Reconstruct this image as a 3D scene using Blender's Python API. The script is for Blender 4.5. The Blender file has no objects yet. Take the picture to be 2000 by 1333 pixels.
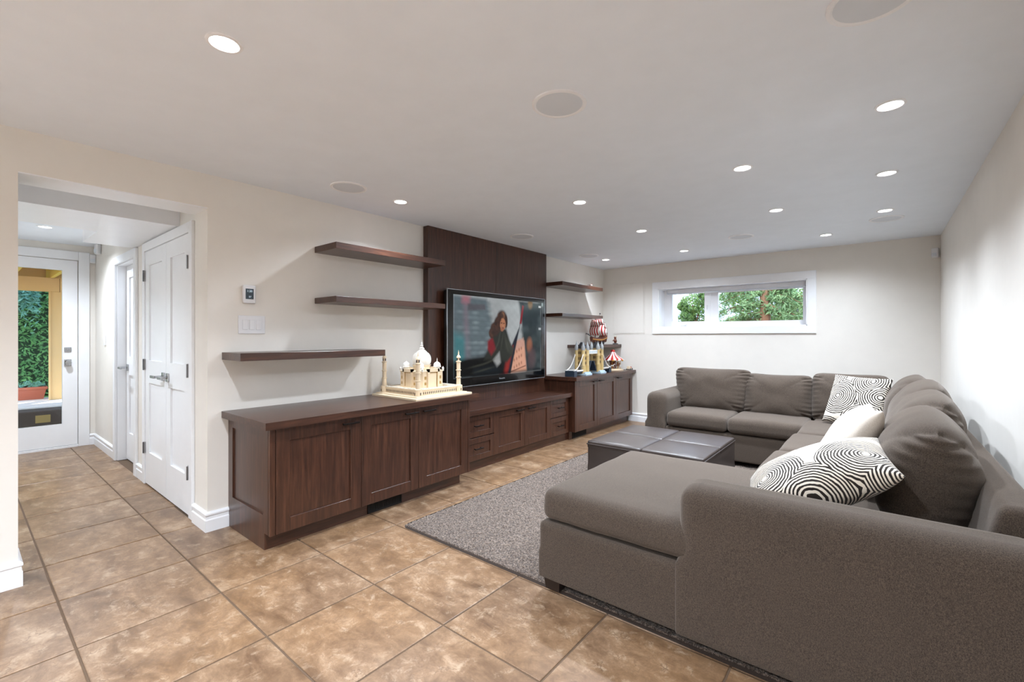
import bpy, bmesh, math, random
import numpy as np
from mathutils import Vector, Matrix, noise as mnoise

random.seed(7)
SC = bpy.context.scene
COL = SC.collection
PI = math.pi

# ------------------------------------------------------------------ camera, world, exposure
W, L, H = 4.071, 6.775, 2.44          # room width (x), far wall (y), ceiling (z)
cam = bpy.data.cameras.new('camera')
cam.lens = 36.0 * 885.0 / 2000.0
cam.sensor_width = 36.0
cam.sensor_fit = 'HORIZONTAL'
cam.shift_y = -0.00405
cam.clip_start = 0.03
cam_o = bpy.data.objects.new('camera', cam)
COL.objects.link(cam_o)
cam_o.location = (3.5635, 0.0, 1.3295)
cam_o.rotation_euler = (PI / 2, 0, 0.6829)
SC.camera = cam_o

SC.view_settings.view_transform = 'Standard'
SC.view_settings.look = 'None'
SC.view_settings.gamma = 1.0
SC.view_settings.use_curve_mapping = False
SC.view_settings.exposure = 0.90

world = bpy.data.worlds.new('sky')
SC.world = world
world.use_nodes = True
wn = world.node_tree
for n in list(wn.nodes):
    wn.nodes.remove(n)
w_out = wn.nodes.new('ShaderNodeOutputWorld')
w_bg = wn.nodes.new('ShaderNodeBackground')
w_sky = wn.nodes.new('ShaderNodeTexSky')
w_sky.sky_type = 'NISHITA'
w_sky.sun_disc = False
w_sky.sun_elevation = math.radians(55)
w_sky.sun_rotation = math.radians(200)
w_bg.inputs['Strength'].default_value = 0.75
wn.links.new(w_sky.outputs[0], w_bg.inputs['Color'])
wn.links.new(w_bg.outputs[0], w_out.inputs['Surface'])

sun = bpy.data.lights.new('sun', 'SUN')
sun.energy = 6.0
sun.angle = math.radians(0.6)
sun.color = (1.0, 0.95, 0.86)
sun_o = bpy.data.objects.new('sun', sun)
COL.objects.link(sun_o)
sun_o.rotation_euler = Vector((0.45, -0.38, -0.81)).to_track_quat('-Z', 'Y').to_euler()
LAMP_W = 96.0                          # power of each recessed downlight
LAMP_C = (0.86, 0.955, 1.08)

# ------------------------------------------------------------------ materials
def s2l(c):
    return tuple((v / 12.92 if v <= 0.04045 else ((v + 0.055) / 1.055) ** 2.4) for v in c)

def rgb(r, g, b):
    return s2l((r / 255, g / 255, b / 255)) + (1.0,)

MATS = {}
class NT:
    def __init__(self, name):
        self.m = bpy.data.materials.new(name)
        self.m.use_nodes = True
        self.t = self.m.node_tree
        self.b = self.t.nodes['Principled BSDF']
        MATS[name] = self.m
    def n(self, kind, **kw):
        nd = self.t.nodes.new(kind)
        for k, v in kw.items():
            if k.startswith('i_'):
                nd.inputs[k[2:].replace('_', ' ')].default_value = v
            else:
                setattr(nd, k, v)
        return nd
    def l(self, a, b):
        self.t.links.new(a, b)
    def set(self, **kw):
        for k, v in kw.items():
            self.b.inputs[k.replace('_', ' ')].default_value = v
        return self
    def coord(self, scale=(1, 1, 1), out='Object', rnd=False):
        tc = self.n('ShaderNodeTexCoord')
        mp = self.n('ShaderNodeMapping')
        mp.inputs['Scale'].default_value = scale
        self.l(tc.outputs[out], mp.inputs['Vector'])
        if rnd:
            oi = self.n('ShaderNodeObjectInfo')
            mu = self.n('ShaderNodeMath', operation='MULTIPLY')
            mu.inputs[1].default_value = 37.0
            self.l(oi.outputs['Random'], mu.inputs[0])
            self.l(mu.outputs[0], mp.inputs['Location'])
        return mp.outputs['Vector']
    def noise(self, vec, scale, detail=4, rough=0.55, dist=0.0):
        nd = self.n('ShaderNodeTexNoise')
        nd.inputs['Scale'].default_value = scale
        nd.inputs['Detail'].default_value = detail
        nd.inputs['Roughness'].default_value = rough
        nd.inputs['Distortion'].default_value = dist
        self.l(vec, nd.inputs['Vector'])
        return nd.outputs['Fac']
    def ramp(self, fac, stops):
        r = self.n('ShaderNodeValToRGB')
        e = r.color_ramp.elements
        e[0].position, e[0].color = stops[0][0], stops[0][1]
        e[1].position, e[1].color = stops[-1][0], stops[-1][1]
        for p, c in stops[1:-1]:
            x = e.new(p)
            x.color = c
        self.l(fac, r.inputs['Fac'])
        return r.outputs['Color']
    def mix(self, fac, a, b, mode='MIX'):
        m = self.n('ShaderNodeMix', data_type='RGBA', blend_type=mode)
        for sock, v in ((m.inputs[0], fac), (m.inputs[6], a), (m.inputs[7], b)):
            if hasattr(v, 'links'):
                self.l(v, sock)
            else:
                sock.default_value = v
        return m.outputs[2]
    def math(self, op, a, b=None):
        m = self.n('ShaderNodeMath', operation=op)
        for i, v in enumerate((a, b)):
            if v is None:
                continue
            if hasattr(v, 'links'):
                self.l(v, m.inputs[i])
            else:
                m.inputs[i].default_value = v
        return m.outputs[0]
    def bump(self, h, strength=0.3, dist=0.01):
        b = self.n('ShaderNodeBump')
        b.inputs['Strength'].default_value = strength
        b.inputs['Distance'].default_value = dist
        self.l(h, b.inputs['Height'])
        self.l(b.outputs[0], self.b.inputs['Normal'])
    def base(self, c):
        if hasattr(c, 'links'):
            self.l(c, self.b.inputs['Base Color'])
        else:
            self.b.inputs['Base Color'].default_value = c

def plain(name, col, rough=0.5, metal=0.0, spec=0.5, bump=0.0, bscale=200.0, coat=0.0):
    k = NT(name)
    v = k.coord()
    f = k.noise(v, 6.0, 3)
    c2 = tuple(min(1, x * 0.93) for x in col[:3]) + (1,)
    k.base(k.mix(f, c2, col))
    k.set(Roughness=rough, Metallic=metal, Specular_IOR_Level=spec, Coat_Weight=coat)
    if bump:
        k.bump(k.noise(v, bscale, 2), bump, 0.002)
    return k.m

wall_paint = plain('wall_paint', rgb(234, 229, 221), 0.75, bump=0.06, bscale=260)
ceil_paint = plain('ceiling_paint', rgb(239, 245, 252), 0.8, bump=0.06, bscale=240)
trim_white = plain('trim_white', rgb(243, 244, 246), 0.35)
white_plastic = plain('white_plastic', rgb(232, 232, 234), 0.35)
grille_white = plain('grille_white', rgb(222, 227, 233), 0.7, bump=0.4, bscale=900)
vinyl = plain('window_vinyl', rgb(252, 252, 253), 0.4)
chrome = plain('brushed_nickel', rgb(176, 178, 180), 0.25, 1.0)
hinge_metal = plain('hinge_metal', rgb(120, 120, 122), 0.4, 1.0)
bronze = plain('dark_bronze', rgb(34, 27, 24), 0.38, 0.6)
black_metal = plain('black_metal', rgb(20, 19, 19), 0.5, 0.2)
black_gloss = plain('black_gloss', rgb(9, 10, 11), 0.12, 0.0, coat=0.4)
tv_edge = plain('tv_edge_silver', rgb(190, 194, 198), 0.25, 0.6)
grout = plain('grout', rgb(98, 78, 60), 0.9, bump=0.3)
rubber = plain('dark_void', rgb(14, 13, 12), 0.9)
foot_wood = plain('foot_wood', rgb(32, 22, 19), 0.35)
screen_blue = plain('screen_slate', rgb(52, 66, 76), 0.2)

def wood(name, axis):
    k = NT(name)
    sc = {'z': (16, 16, 1.1), 'y': (16, 1.1, 16), 'x': (1.1, 16, 16)}[axis]
    v = k.coord(sc, rnd=True)
    v2 = k.coord((1, 1, 1), rnd=True)
    g = k.noise(v, 3.0, 6, 0.62, 0.6)
    blot = k.noise(v2, 3.5, 3)
    c = k.ramp(g, [(0.28, rgb(44, 23, 14)), (0.5, rgb(69, 40, 26)), (0.72, rgb(96, 60, 42))])
    c = k.mix(k.math('MULTIPLY', blot, 0.45), c, rgb(44, 24, 20))
    k.base(c)
    k.set(Roughness=0.34, Coat_Weight=0.3, Coat_Roughness=0.3)
    k.bump(g, 0.08, 0.002)
    return k.m
wood_z = wood('espresso_wood_upright', 'z')
wood_y = wood('espresso_wood_lengthwise', 'y')

k = NT('travertine_tile')
v = k.coord((1, 1, 1), rnd=True)
vs = k.coord((1.0, 2.2, 1), rnd=True)
n1 = k.noise(vs, 3.2, 10, 0.66, 0.5)
n2 = k.noise(v, 12.0, 10, 0.74, 0.4)
n3 = k.noise(v, 60.0, 6, 0.75)
n4 = k.noise(v, 1.3, 3)
c = k.ramp(n1, [(0.30, rgb(88, 65, 47)), (0.42, rgb(117, 91, 68)), (0.56, rgb(142, 114, 88)), (0.72, rgb(174, 149, 123))])
c = k.mix(k.ramp(n4, [(0.40, (0.0, 0.0, 0.0, 1)), (0.65, (0.35, 0.35, 0.35, 1))]), c, rgb(158, 120, 80))
c = k.mix(k.ramp(n2, [(0.38, (0.55, 0.55, 0.55, 1)), (0.52, (0, 0, 0, 1))]), c, rgb(98, 73, 53))
c = k.mix(k.ramp(n2, [(0.54, (0, 0, 0, 1)), (0.68, (0.55, 0.55, 0.55, 1))]), c, rgb(190, 168, 142))
c = k.mix(k.ramp(n3, [(0.30, (0.5, 0.5, 0.5, 1)), (0.46, (0, 0, 0, 1))]), c, rgb(110, 84, 62))
crk = k.n('ShaderNodeTexVoronoi', feature='DISTANCE_TO_EDGE')
crk.inputs['Scale'].default_value = 3.3
wob = k.n('ShaderNodeVectorMath', operation='ADD')
nz = k.n('ShaderNodeTexNoise')
nz.inputs['Scale'].default_value = 5.0
nz.inputs['Detail'].default_value = 6
k.l(v, nz.inputs['Vector'])
k.l(v, wob.inputs[0])
k.l(nz.outputs['Color'], wob.inputs[1])
k.l(wob.outputs[0], crk.inputs['Vector'])
cm = k.ramp(crk.outputs['Distance'], [(0.0, (1, 1, 1, 1)), (0.022, (0, 0, 0, 1))])
cm = k.mix(1.0, cm, k.ramp(n2, [(0.42, (0, 0, 0, 1)), (0.58, (0.7, 0.7, 0.7, 1))]), 'MULTIPLY')
c = k.mix(cm, c, rgb(104, 78, 58))
k.base(c)
k.set(Roughness=0.36, Specular_IOR_Level=0.45)
k.bump(n2, 0.12, 0.004)
tile_m = k.m

def fabric(name, dark, light, bs=0.5):
    k = NT(name)
    v = k.coord()
    vx = k.coord((1, 1, 0.6))
    f1 = k.noise(v, 560.0, 2, 0.7)
    f2 = k.noise(vx, 290.0, 3, 0.75)
    f3 = k.noise(v, 5.0, 3)
    f = k.math('ADD', k.math('MULTIPLY', f1, 0.55), k.math('MULTIPLY', f2, 0.45))
    c = k.ramp(f, [(0.36, dark), (0.64, light)])
    c = k.mix(k.math('MULTIPLY', f3, 0.25), c, dark)
    k.base(c)
    k.set(Roughness=0.95, Specular_IOR_Level=0.15, Sheen_Weight=0.35, Sheen_Roughness=0.5)
    k.b.inputs['Sheen Tint'].default_value = rgb(210, 200, 190)
    k.bump(f, bs, 0.002)
    return k.m
sofa_m = fabric('sofa_tweed', rgb(37, 31, 26), rgb(101, 88, 77))
sofa_cush_m = fabric('sofa_tweed_cushion', rgb(39, 33, 28), rgb(104, 91, 80))
cream_m = fabric('cream_cotton', rgb(206, 194, 180), rgb(236, 228, 217), 0.2)
rug_edge_m = fabric('rug_binding', rgb(48, 40, 36), rgb(72, 62, 56))

k = NT('rug_pile')
v = k.coord()
f1 = k.noise(v, 75.0, 4, 0.8)
f2 = k.noise(v, 230.0, 2, 0.7)
f = k.math('ADD', k.math('MULTIPLY', f1, 0.6), k.math('MULTIPLY', f2, 0.4))
k.base(k.ramp(f, [(0.40, rgb(36, 29, 25)), (0.5, rgb(94, 80, 70)), (0.60, rgb(158, 141, 127))]))
k.set(Roughness=1.0, Specular_IOR_Level=0.1, Sheen_Weight=0.2)
k.bump(f, 1.0, 0.008)
rug_m = k.m

k = NT('brown_leather')
v = k.coord()
f = k.noise(v, 260.0, 4, 0.6)
k.base(k.mix(k.noise(v, 7.0, 3), rgb(52, 44, 41), rgb(68, 59, 55)))
k.set(Roughness=0.33, Specular_IOR_Level=0.6)
k.bump(f, 0.15, 0.002)
leather_m = k.m

def ring_fabric(name, scale, rings, off):
    k = NT(name)
    tc = k.n('ShaderNodeTexCoord')
    mp = k.n('ShaderNodeMapping')
    mp.inputs['Location'].default_value = off
    k.l(tc.outputs['Object'], mp.inputs['Vector'])
    sep = k.n('ShaderNodeSeparateXYZ')
    cmb = k.n('ShaderNodeCombineXYZ')
    k.l(mp.outputs[0], sep.inputs[0])
    k.l(sep.outputs[0], cmb.inputs[0])
    k.l(sep.outputs[1], cmb.inputs[1])
    nz = k.n('ShaderNodeTexNoise')
    nz.inputs['Scale'].default_value = 22.0
    nz.inputs['Detail'].default_value = 2
    k.l(cmb.outputs[0], nz.inputs['Vector'])
    sc = k.n('ShaderNodeVectorMath', operation='SCALE')
    sc.inputs['Scale'].default_value = 0.016
    k.l(nz.outputs['Color'], sc.inputs[0])
    ad = k.n('ShaderNodeVectorMath', operation='ADD')
    k.l(cmb.outputs[0], ad.inputs[0])
    k.l(sc.outputs[0], ad.inputs[1])
    vo = k.n('ShaderNodeTexVoronoi', feature='F1', voronoi_dimensions='2D')
    vo.inputs['Scale'].default_value = scale
    vo.inputs['Randomness'].default_value = 0.75
    k.l(ad.outputs[0], vo.inputs['Vector'])
    d = vo.outputs['Distance']
    s = k.math('SINE', k.math('MULTIPLY', d, rings))
    line = k.math('GREATER_THAN', s, -0.05)
    inside = k.math('LESS_THAN', d, 0.60)
    core = k.math('GREATER_THAN', d, 0.05)
    mask = k.math('MULTIPLY', k.math('MULTIPLY', line, inside), core)
    k.base(k.mix(mask, rgb(222, 211, 195), rgb(42, 35, 31)))
    k.set(Roughness=0.9, Specular_IOR_Level=0.2, Sheen_Weight=0.15)
    k.bump(k.noise(k.coord(), 500.0, 2), 0.2, 0.001)
    return k.m
ring_m = ring_fabric('ring_print_cotton', 3.4, 112.0, (0.31, 0.12, 0))
ring_m2 = ring_fabric('ring_print_cotton_bold', 3.4, 150.0, (0.20, 0.40, 0))

def emis(name, col, strength):
    k = NT(name)
    k.base(col)
    k.b.inputs['Emission Color'].default_value = col
    k.b.inputs['Emission Strength'].default_value = strength
    return k.m
lamp_glow = emis('lamp_glow', (1.0, 0.97, 0.92, 1), 9.0)
digit_glow = emis('digit_glow', (0.6, 0.75, 0.85, 1), 0.30)

k = NT('window_glass')
k.t.nodes.remove(k.b)
tr_ = k.n('ShaderNodeBsdfTransparent')
gl_ = k.n('ShaderNodeBsdfGlossy')
gl_.inputs['Roughness'].default_value = 0.02
fr_ = k.n('ShaderNodeFresnel')
fr_.inputs['IOR'].default_value = 1.25
mx_ = k.n('ShaderNodeMixShader')
k.l(fr_.outputs[0], mx_.inputs[0])
k.l(tr_.outputs[0], mx_.inputs[1])
k.l(gl_.outputs[0], mx_.inputs[2])
k.l(mx_.outputs[0], k.t.nodes['Material Output'].inputs['Surface'])
glass_m = k.m

toy_sand = plain('toy_brick_sand', rgb(228, 208, 178), 0.35)
toy_white = plain('toy_brick_white', rgb(236, 232, 224), 0.35)
toy_tan = plain('toy_brick_tan', rgb(196, 168, 112), 0.35)
toy_tan2 = plain('toy_brick_ochre', rgb(172, 138, 82), 0.4)
toy_grey = plain('toy_brick_grey', rgb(150, 152, 152), 0.4)
toy_dgrey = plain('toy_brick_charcoal', rgb(58, 58, 62), 0.4)
toy_blue = plain('toy_brick_navy', rgb(38, 52, 66), 0.35)
toy_pale = plain('toy_brick_paleblue', rgb(176, 196, 208), 0.4)
toy_red = plain('toy_brick_red', rgb(186, 44, 38), 0.35)
toy_brown = plain('toy_brick_brown', rgb(110, 58, 40), 0.4)
toy_dark = plain('toy_window_dark', rgb(74, 56, 40), 0.6)
toy_gold = plain('toy_brick_gold', rgb(206, 150, 66), 0.35)

tan_wood = plain('tan_painted_timber', rgb(214, 178, 122), 0.7, bump=0.2, bscale=60)
joist_wood = plain('yellow_joist_timber', rgb(222, 190, 92), 0.7, bump=0.2, bscale=60)
concrete = plain('concrete', rgb(205, 200, 190), 0.9, bump=0.3, bscale=80)
dark_conc = plain('weathered_dark_concrete', rgb(60, 50, 40), 0.95, bump=0.5, bscale=70)
soil = plain('garden_soil', rgb(92, 78, 60), 0.95, bump=0.5, bscale=40)
siding_m = plain('pale_blue_siding', rgb(196, 208, 222), 0.7)
fence_m = plain('grey_fence_boards', rgb(120, 116, 112), 0.85, bump=0.3, bscale=60)
terracotta = plain('terracotta', rgb(176, 98, 74), 0.8)
blue_glaze = plain('blue_glaze', rgb(86, 112, 150), 0.4)
bark = plain('bark', rgb(128, 92, 64), 0.9, bump=0.5, bscale=60)
brass = plain('brass_plate', rgb(150, 128, 78), 0.45, 0.6)

def leafmat(name, a, b):
    k = NT(name)
    f = k.noise(k.coord(), 9.0, 4, 0.7)
    k.base(k.ramp(f, [(0.35, a), (0.65, b)]))
    k.set(Roughness=0.55, Specular_IOR_Level=0.3)
    tl = k.n('ShaderNodeBsdfTranslucent')
    tl.inputs['Color'].default_value = tuple(min(1, q * 1.6) for q in b[:3]) + (1,)
    ms = k.n('ShaderNodeMixShader')
    ms.inputs[0].default_value = 0.22
    k.l(k.b.outputs[0], ms.inputs[1])
    k.l(tl.outputs[0], ms.inputs[2])
    k.l(ms.outputs[0], k.t.nodes['Material Output'].inputs['Surface'])
    return k.m
leaf_dark = leafmat('hedge_leaf', rgb(48, 104, 62), rgb(122, 178, 104))
leaf_teal = leafmat('cedar_spray', rgb(58, 116, 104), rgb(130, 180, 158))
leaf_mid = leafmat('bush_leaf', rgb(44, 74, 38), rgb(112, 140, 74))
leaf_fir = leafmat('fir_spray', rgb(50, 84, 46), rgb(142, 166, 112))

# ------------------------------------------------------------------ mesh helpers
class MB:
    def __init__(self):
        self.v, self.f, self.mi = [], [], []
        self.cur = 0
    def add(self, vs, fs):
        o = len(self.v)
        self.v += [tuple(p) for p in vs]
        for f in fs:
            self.f.append([i + o for i in f])
            self.mi.append(self.cur)
        return self
    def box(self, lo, hi):
        x0, y0, z0 = lo
        x1, y1, z1 = hi
        vs = [(x0, y0, z0), (x1, y0, z0), (x1, y1, z0), (x0, y1, z0), (x0, y0, z1), (x1, y0, z1), (x1, y1, z1), (x0, y1, z1)]
        return self.add(vs, [(0, 3, 2, 1), (4, 5, 6, 7), (0, 1, 5, 4), (1, 2, 6, 5), (2, 3, 7, 6), (3, 0, 4, 7)])
    def rbox(self, lo, hi, b=0.004, seg=2):
        bm = bmesh.new()
        bmesh.ops.create_cube(bm, size=1.0)
        for vv in bm.verts:
            for i in range(3):
                vv.co[i] = lo[i] if vv.co[i] < 0 else hi[i]
        b = min(b, 0.45 * min(abs(hi[i] - lo[i]) for i in range(3)))
        bmesh.ops.bevel(bm, geom=list(bm.edges), offset=b, segments=seg, affect='EDGES', profile=0.5)
        bm.verts.index_update()
        self.add([vv.co[:] for vv in bm.verts], [[q.index for q in f.verts] for f in bm.faces])
        bm.free()
        return self
    def lathe(self, c, prof, n=24, axis='z', a0=0.0, a1=2 * PI):
        full = abs(a1 - a0 - 2 * PI) < 1e-6
        m = n if full else n + 1
        vs, fs = [], []
        for r, z in prof:
            for i in range(m):
                a = a0 + (a1 - a0) * i / n
                p = (r * math.cos(a), r * math.sin(a), z)
                if axis == 'y':
                    p = (p[0], p[2], p[1])
                elif axis == 'x':
                    p = (p[2], p[0], p[1])
                vs.append((c[0] + p[0], c[1] + p[1], c[2] + p[2]))
        for j in range(len(prof) - 1):
            for i in range(n):
                i2 = (i + 1) % m if full else i + 1
                fs.append((j * m + i, j * m + i2, (j + 1) * m + i2, (j + 1) * m + i))
        return self.add(vs, fs)
    def tube(self, pts, r, n=8, cap=True):
        pts = [Vector(p) for p in pts]
        rs = r if isinstance(r, (list, tuple)) else [r] * len(pts)
        vs, fs = [], []
        for i, p in enumerate(pts):
            d = (pts[min(i + 1, len(pts) - 1)] - pts[max(i - 1, 0)]).normalized()
            up = Vector((0, 0, 1)) if abs(d.z) < 0.9 else Vector((1, 0, 0))
            a = d.cross(up).normalized()
            b = d.cross(a)
            for q in range(n):
                t = 2 * PI * q / n
                vs.append(p + (a * math.cos(t) + b * math.sin(t)) * rs[i])
        for i in range(len(pts) - 1):
            for q in range(n):
                fs.append((i * n + q, i * n + (q + 1) % n, (i + 1) * n + (q + 1) % n, (i + 1) * n + q))
        if cap:
            fs.append(list(range(n)))
            fs.append(list(range((len(pts) - 1) * n, len(pts) * n)))
        return self.add(vs, fs)
    def prism(self, prof, p0, p1, ax_u, ax_v):
        """extrude a closed 2d profile (u,v) from p0 to p1"""
        p0, p1 = Vector(p0), Vector(p1)
        au, av = Vector(ax_u), Vector(ax_v)
        n = len(prof)
        vs = [p0 + au * u + av * w for u, w in prof] + [p1 + au * u + av * w for u, w in prof]
        fs = [(i, (i + 1) % n, n + (i + 1) % n, n + i) for i in range(n)]
        fs += [list(range(n - 1, -1, -1)), list(range(n, 2 * n))]
        return self.add(vs, fs)
    def xf(self, mat, start=0):
        for i in range(start, len(self.v)):
            self.v[i] = tuple(mat @ Vector(self.v[i]))
        return self

def wloc(o):
    p = Vector((0, 0, 0))
    while o is not None:
        p += o.location
        o = o.parent
    return p

def build(name, mb, mats, parent=None, smooth=False, loc=None, recalc=True):
    """one mesh object; mb is in world space, stored relative to its parent (or to loc)"""
    me = bpy.data.meshes.new(name)
    off = wloc(parent) if parent else Vector(loc or (0, 0, 0))
    me.from_pydata([(a - off.x, b - off.y, c - off.z) for a, b, c in mb.v], [], mb.f)
    if not isinstance(mats, (list, tuple)):
        mats = [mats]
    for m in mats:
        me.materials.append(m)
    if len(mats) > 1:
        me.polygons.foreach_set('material_index', mb.mi)
    if recalc:
        bm = bmesh.new()
        bm.from_mesh(me)
        bmesh.ops.recalc_face_normals(bm, faces=bm.faces)
        bm.to_mesh(me)
        bm.free()
    if smooth:
        me.polygons.foreach_set('use_smooth', [True] * len(me.polygons))
        if smooth != 'all':
            me.set_sharp_from_angle(angle=math.radians(40))
    o = bpy.data.objects.new(name, me)
    COL.objects.link(o)
    if parent:
        o.parent = parent
    elif loc:
        o.location = loc
    return o

def tag(o, label, cat, group=None):
    o['label'] = label
    o['category'] = cat
    if group:
        o['group'] = group
    return o

def thing(name, label, cat, loc, group=None):
    o = bpy.data.objects.new(name, None)
    o.empty_display_size = 0.05
    COL.objects.link(o)
    o.location = loc
    return tag(o, label, cat, group)

def struct(o):
    o['kind'] = 'structure'
    return o

def sempty(name, loc):
    o = bpy.data.objects.new(name, None)
    o.empty_display_size = 0.05
    COL.objects.link(o)
    o.location = loc
    return struct(o)

def B(lo, hi):
    return MB().box(lo, hi)
def RB(lo, hi, b=0.004, seg=2):
    return MB().rbox(lo, hi, b, seg)

def axis_pts(a, b, r, nr, nm):
    r = min(r, 0.49 * (b - a))
    t = [r * (1 - math.cos(PI / 2 * i / nr)) for i in range(nr + 1)]
    mid = [a + r + (b - a - 2 * r) * i / (nm + 1) for i in range(1, nm + 1)]
    return [a + q for q in t] + mid + [b - q for q in reversed(t)]

def softbox(lo, hi, r, rb=None, crown=(0, 0, 0), nm=8, wob=0.0, seed=0.0):
    """rounded upholstered block; rb = edge radius at the bottom; crown bulges each face pair"""
    rb = r if rb is None else rb
    xs, ys, zs = (axis_pts(lo[i], hi[i], r, 4, nm) for i in range(3))
    nx, ny, nz = len(xs), len(ys), len(zs)
    idx, vs, fs = {}, [], []
    c = [(lo[i] + hi[i]) / 2 for i in range(3)]
    h = [(hi[i] - lo[i]) / 2 for i in range(3)]
    def vert(i, j, q):
        key = (i, j, q)
        if key in idx:
            return idx[key]
        p = [xs[i], ys[j], zs[q]]
        rr = rb if p[2] < c[2] else r
        inner = [min(max(p[a], lo[a] + rr), hi[a] - rr) for a in range(3)]
        d = [p[a] - inner[a] for a in range(3)]
        m = math.sqrt(sum(x * x for x in d))
        if m > 1e-9 and sum(1 for x in d if abs(x) > 1e-9) > 1:
            p = [inner[a] + d[a] / m * rr for a in range(3)]
        u = [(p[a] - c[a]) / h[a] for a in range(3)]
        out = list(p)
        for a in range(3):
            if crown[a]:
                o1, o2 = [x for x in range(3) if x != a]
                w = max(0, 1 - u[o1] ** 2) ** 0.6 * max(0, 1 - u[o2] ** 2) ** 0.6
                if a == 2 and u[2] < 0:
                    w = 0
                out[a] += crown[a] * w * u[a] * min(1, abs(u[a]) * 1.0)
        if wob:
            nv = mnoise.noise_vector(Vector((p[0] * 5 + seed, p[1] * 5, p[2] * 5)))
            for a in range(3):
                out[a] += nv[a] * wob
        idx[key] = len(vs)
        vs.append(tuple(out))
        return idx[key]
    for i in range(nx - 1):
        for j in range(ny - 1):
            for q in (0, nz - 1):
                fs.append((vert(i, j, q), vert(i + 1, j, q), vert(i + 1, j + 1, q), vert(i, j + 1, q)))
    for i in range(nx - 1):
        for q in range(nz - 1):
            for j in (0, ny - 1):
                fs.append((vert(i, j, q), vert(i + 1, j, q), vert(i + 1, j, q + 1), vert(i, j, q + 1)))
    for j in range(ny - 1):
        for q in range(nz - 1):
            for i in (0, nx - 1):
                fs.append((vert(i, j, q), vert(i, j + 1, q), vert(i, j + 1, q + 1), vert(i, j, q + 1)))
    return MB().add(vs, fs)

def pillow(w, h, t, a=2.4, e=0.55, pinch=0.07, n=30, wr=0.0, seed=0, gather=0.0, rk=0.0, av=None):
    """two stitched panels in local space: u = x, v = y, thickness = z"""
    vs, fs = [], []
    def tt(i):
        s = 2 * i / n - 1
        return math.sin(s * PI / 2) * 0.6 + s * 0.4
    for side in (1, -1):
        o = len(vs)
        for i in range(n + 1):
            for j in range(n + 1):
                u, v_ = tt(i), tt(j)
                f = max(0, (1 - abs(u) ** a)) * max(0, (1 - abs(v_) ** (av or a)))
                z = side * t / 2 * f ** e
                x = u * w / 2 * (1 - pinch * (1 - v_ * v_))
                y = v_ * h / 2 * (1 - pinch * (1 - u * u))
                if rk:
                    mm = max(abs(u), abs(v_))
                    if mm > 1e-6:
                        sc_ = mm / (abs(u) ** rk + abs(v_) ** rk) ** (1 / rk)
                        x, y = x * sc_, y * sc_
                if wr:
                    q = Vector((x * 7 + seed, y * 7, side * 3.1))
                    z += side * wr * mnoise.noise(q) * (f ** 0.3)
                if gather:
                    g = math.exp(-((1 - abs(u)) * 5.0) ** 2) * (0.3 + abs(v_))
                    z += side * gather * g * math.sin(v_ * 34 + seed) * f ** 0.25
                vs.append((x, y, z))
        for i in range(n):
            for j in range(n):
                q = o + i * (n + 1) + j
                fs.append((q, q + n + 1, q + n + 2, q + 1))
    mb = MB().add(vs, fs)
    return mb

def weld(mb, d=1e-5):
    bm = bmesh.new()
    bv = [bm.verts.new(p) for p in mb.v]
    for f in mb.f:
        try:
            bm.faces.new([bv[i] for i in f])
        except ValueError:
            pass
    bmesh.ops.remove_doubles(bm, verts=bm.verts, dist=d)
    bm.verts.index_update()
    out = MB()
    out.add([v_.co[:] for v_ in bm.verts], [[q.index for q in f.verts] for f in bm.faces])
    bm.free()
    return out

def frame_mat(o, ux, uy):
    """matrix: local x -> ux, local y -> uy (orthonormalised), origin o"""
    x = Vector(ux).normalized()
    z = x.cross(Vector(uy)).normalized()
    y = z.cross(x)
    m = Matrix.Identity(4)
    for i in range(3):
        m[i][0], m[i][1], m[i][2], m[i][3] = x[i], y[i], z[i], o[i]
    return m

def text_mb(txt, size, origin, ux, uy, depth=0.0008):
    cu = bpy.data.curves.new('txt', 'FONT')
    cu.body = txt
    cu.size = size
    cu.extrude = depth
    cu.align_x = 'CENTER'
    cu.align_y = 'CENTER'
    o = bpy.data.objects.new('txt', cu)
    COL.objects.link(o)
    dg = bpy.context.evaluated_depsgraph_get()
    me = bpy.data.meshes.new_from_object(o.evaluated_get(dg))
    m = frame_mat(origin, ux, uy)
    mb = MB().add([m @ v_.co for v_ in me.vertices], [list(p.vertices) for p in me.polygons])
    bpy.data.objects.remove(o)
    bpy.data.curves.remove(cu)
    bpy.data.meshes.remove(me)
    return mb

# ------------------------------------------------------------------ room shell
YB = -3.8                              # wall behind the camera
D0, D1, DZ = 0.212, 1.087, 2.212       # doorway in the left wall
TW = 0.256                             # its thickness
HX = -4.0                              # hall end wall
HY0, HY1 = -0.30, 1.10                 # hall side walls
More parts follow.
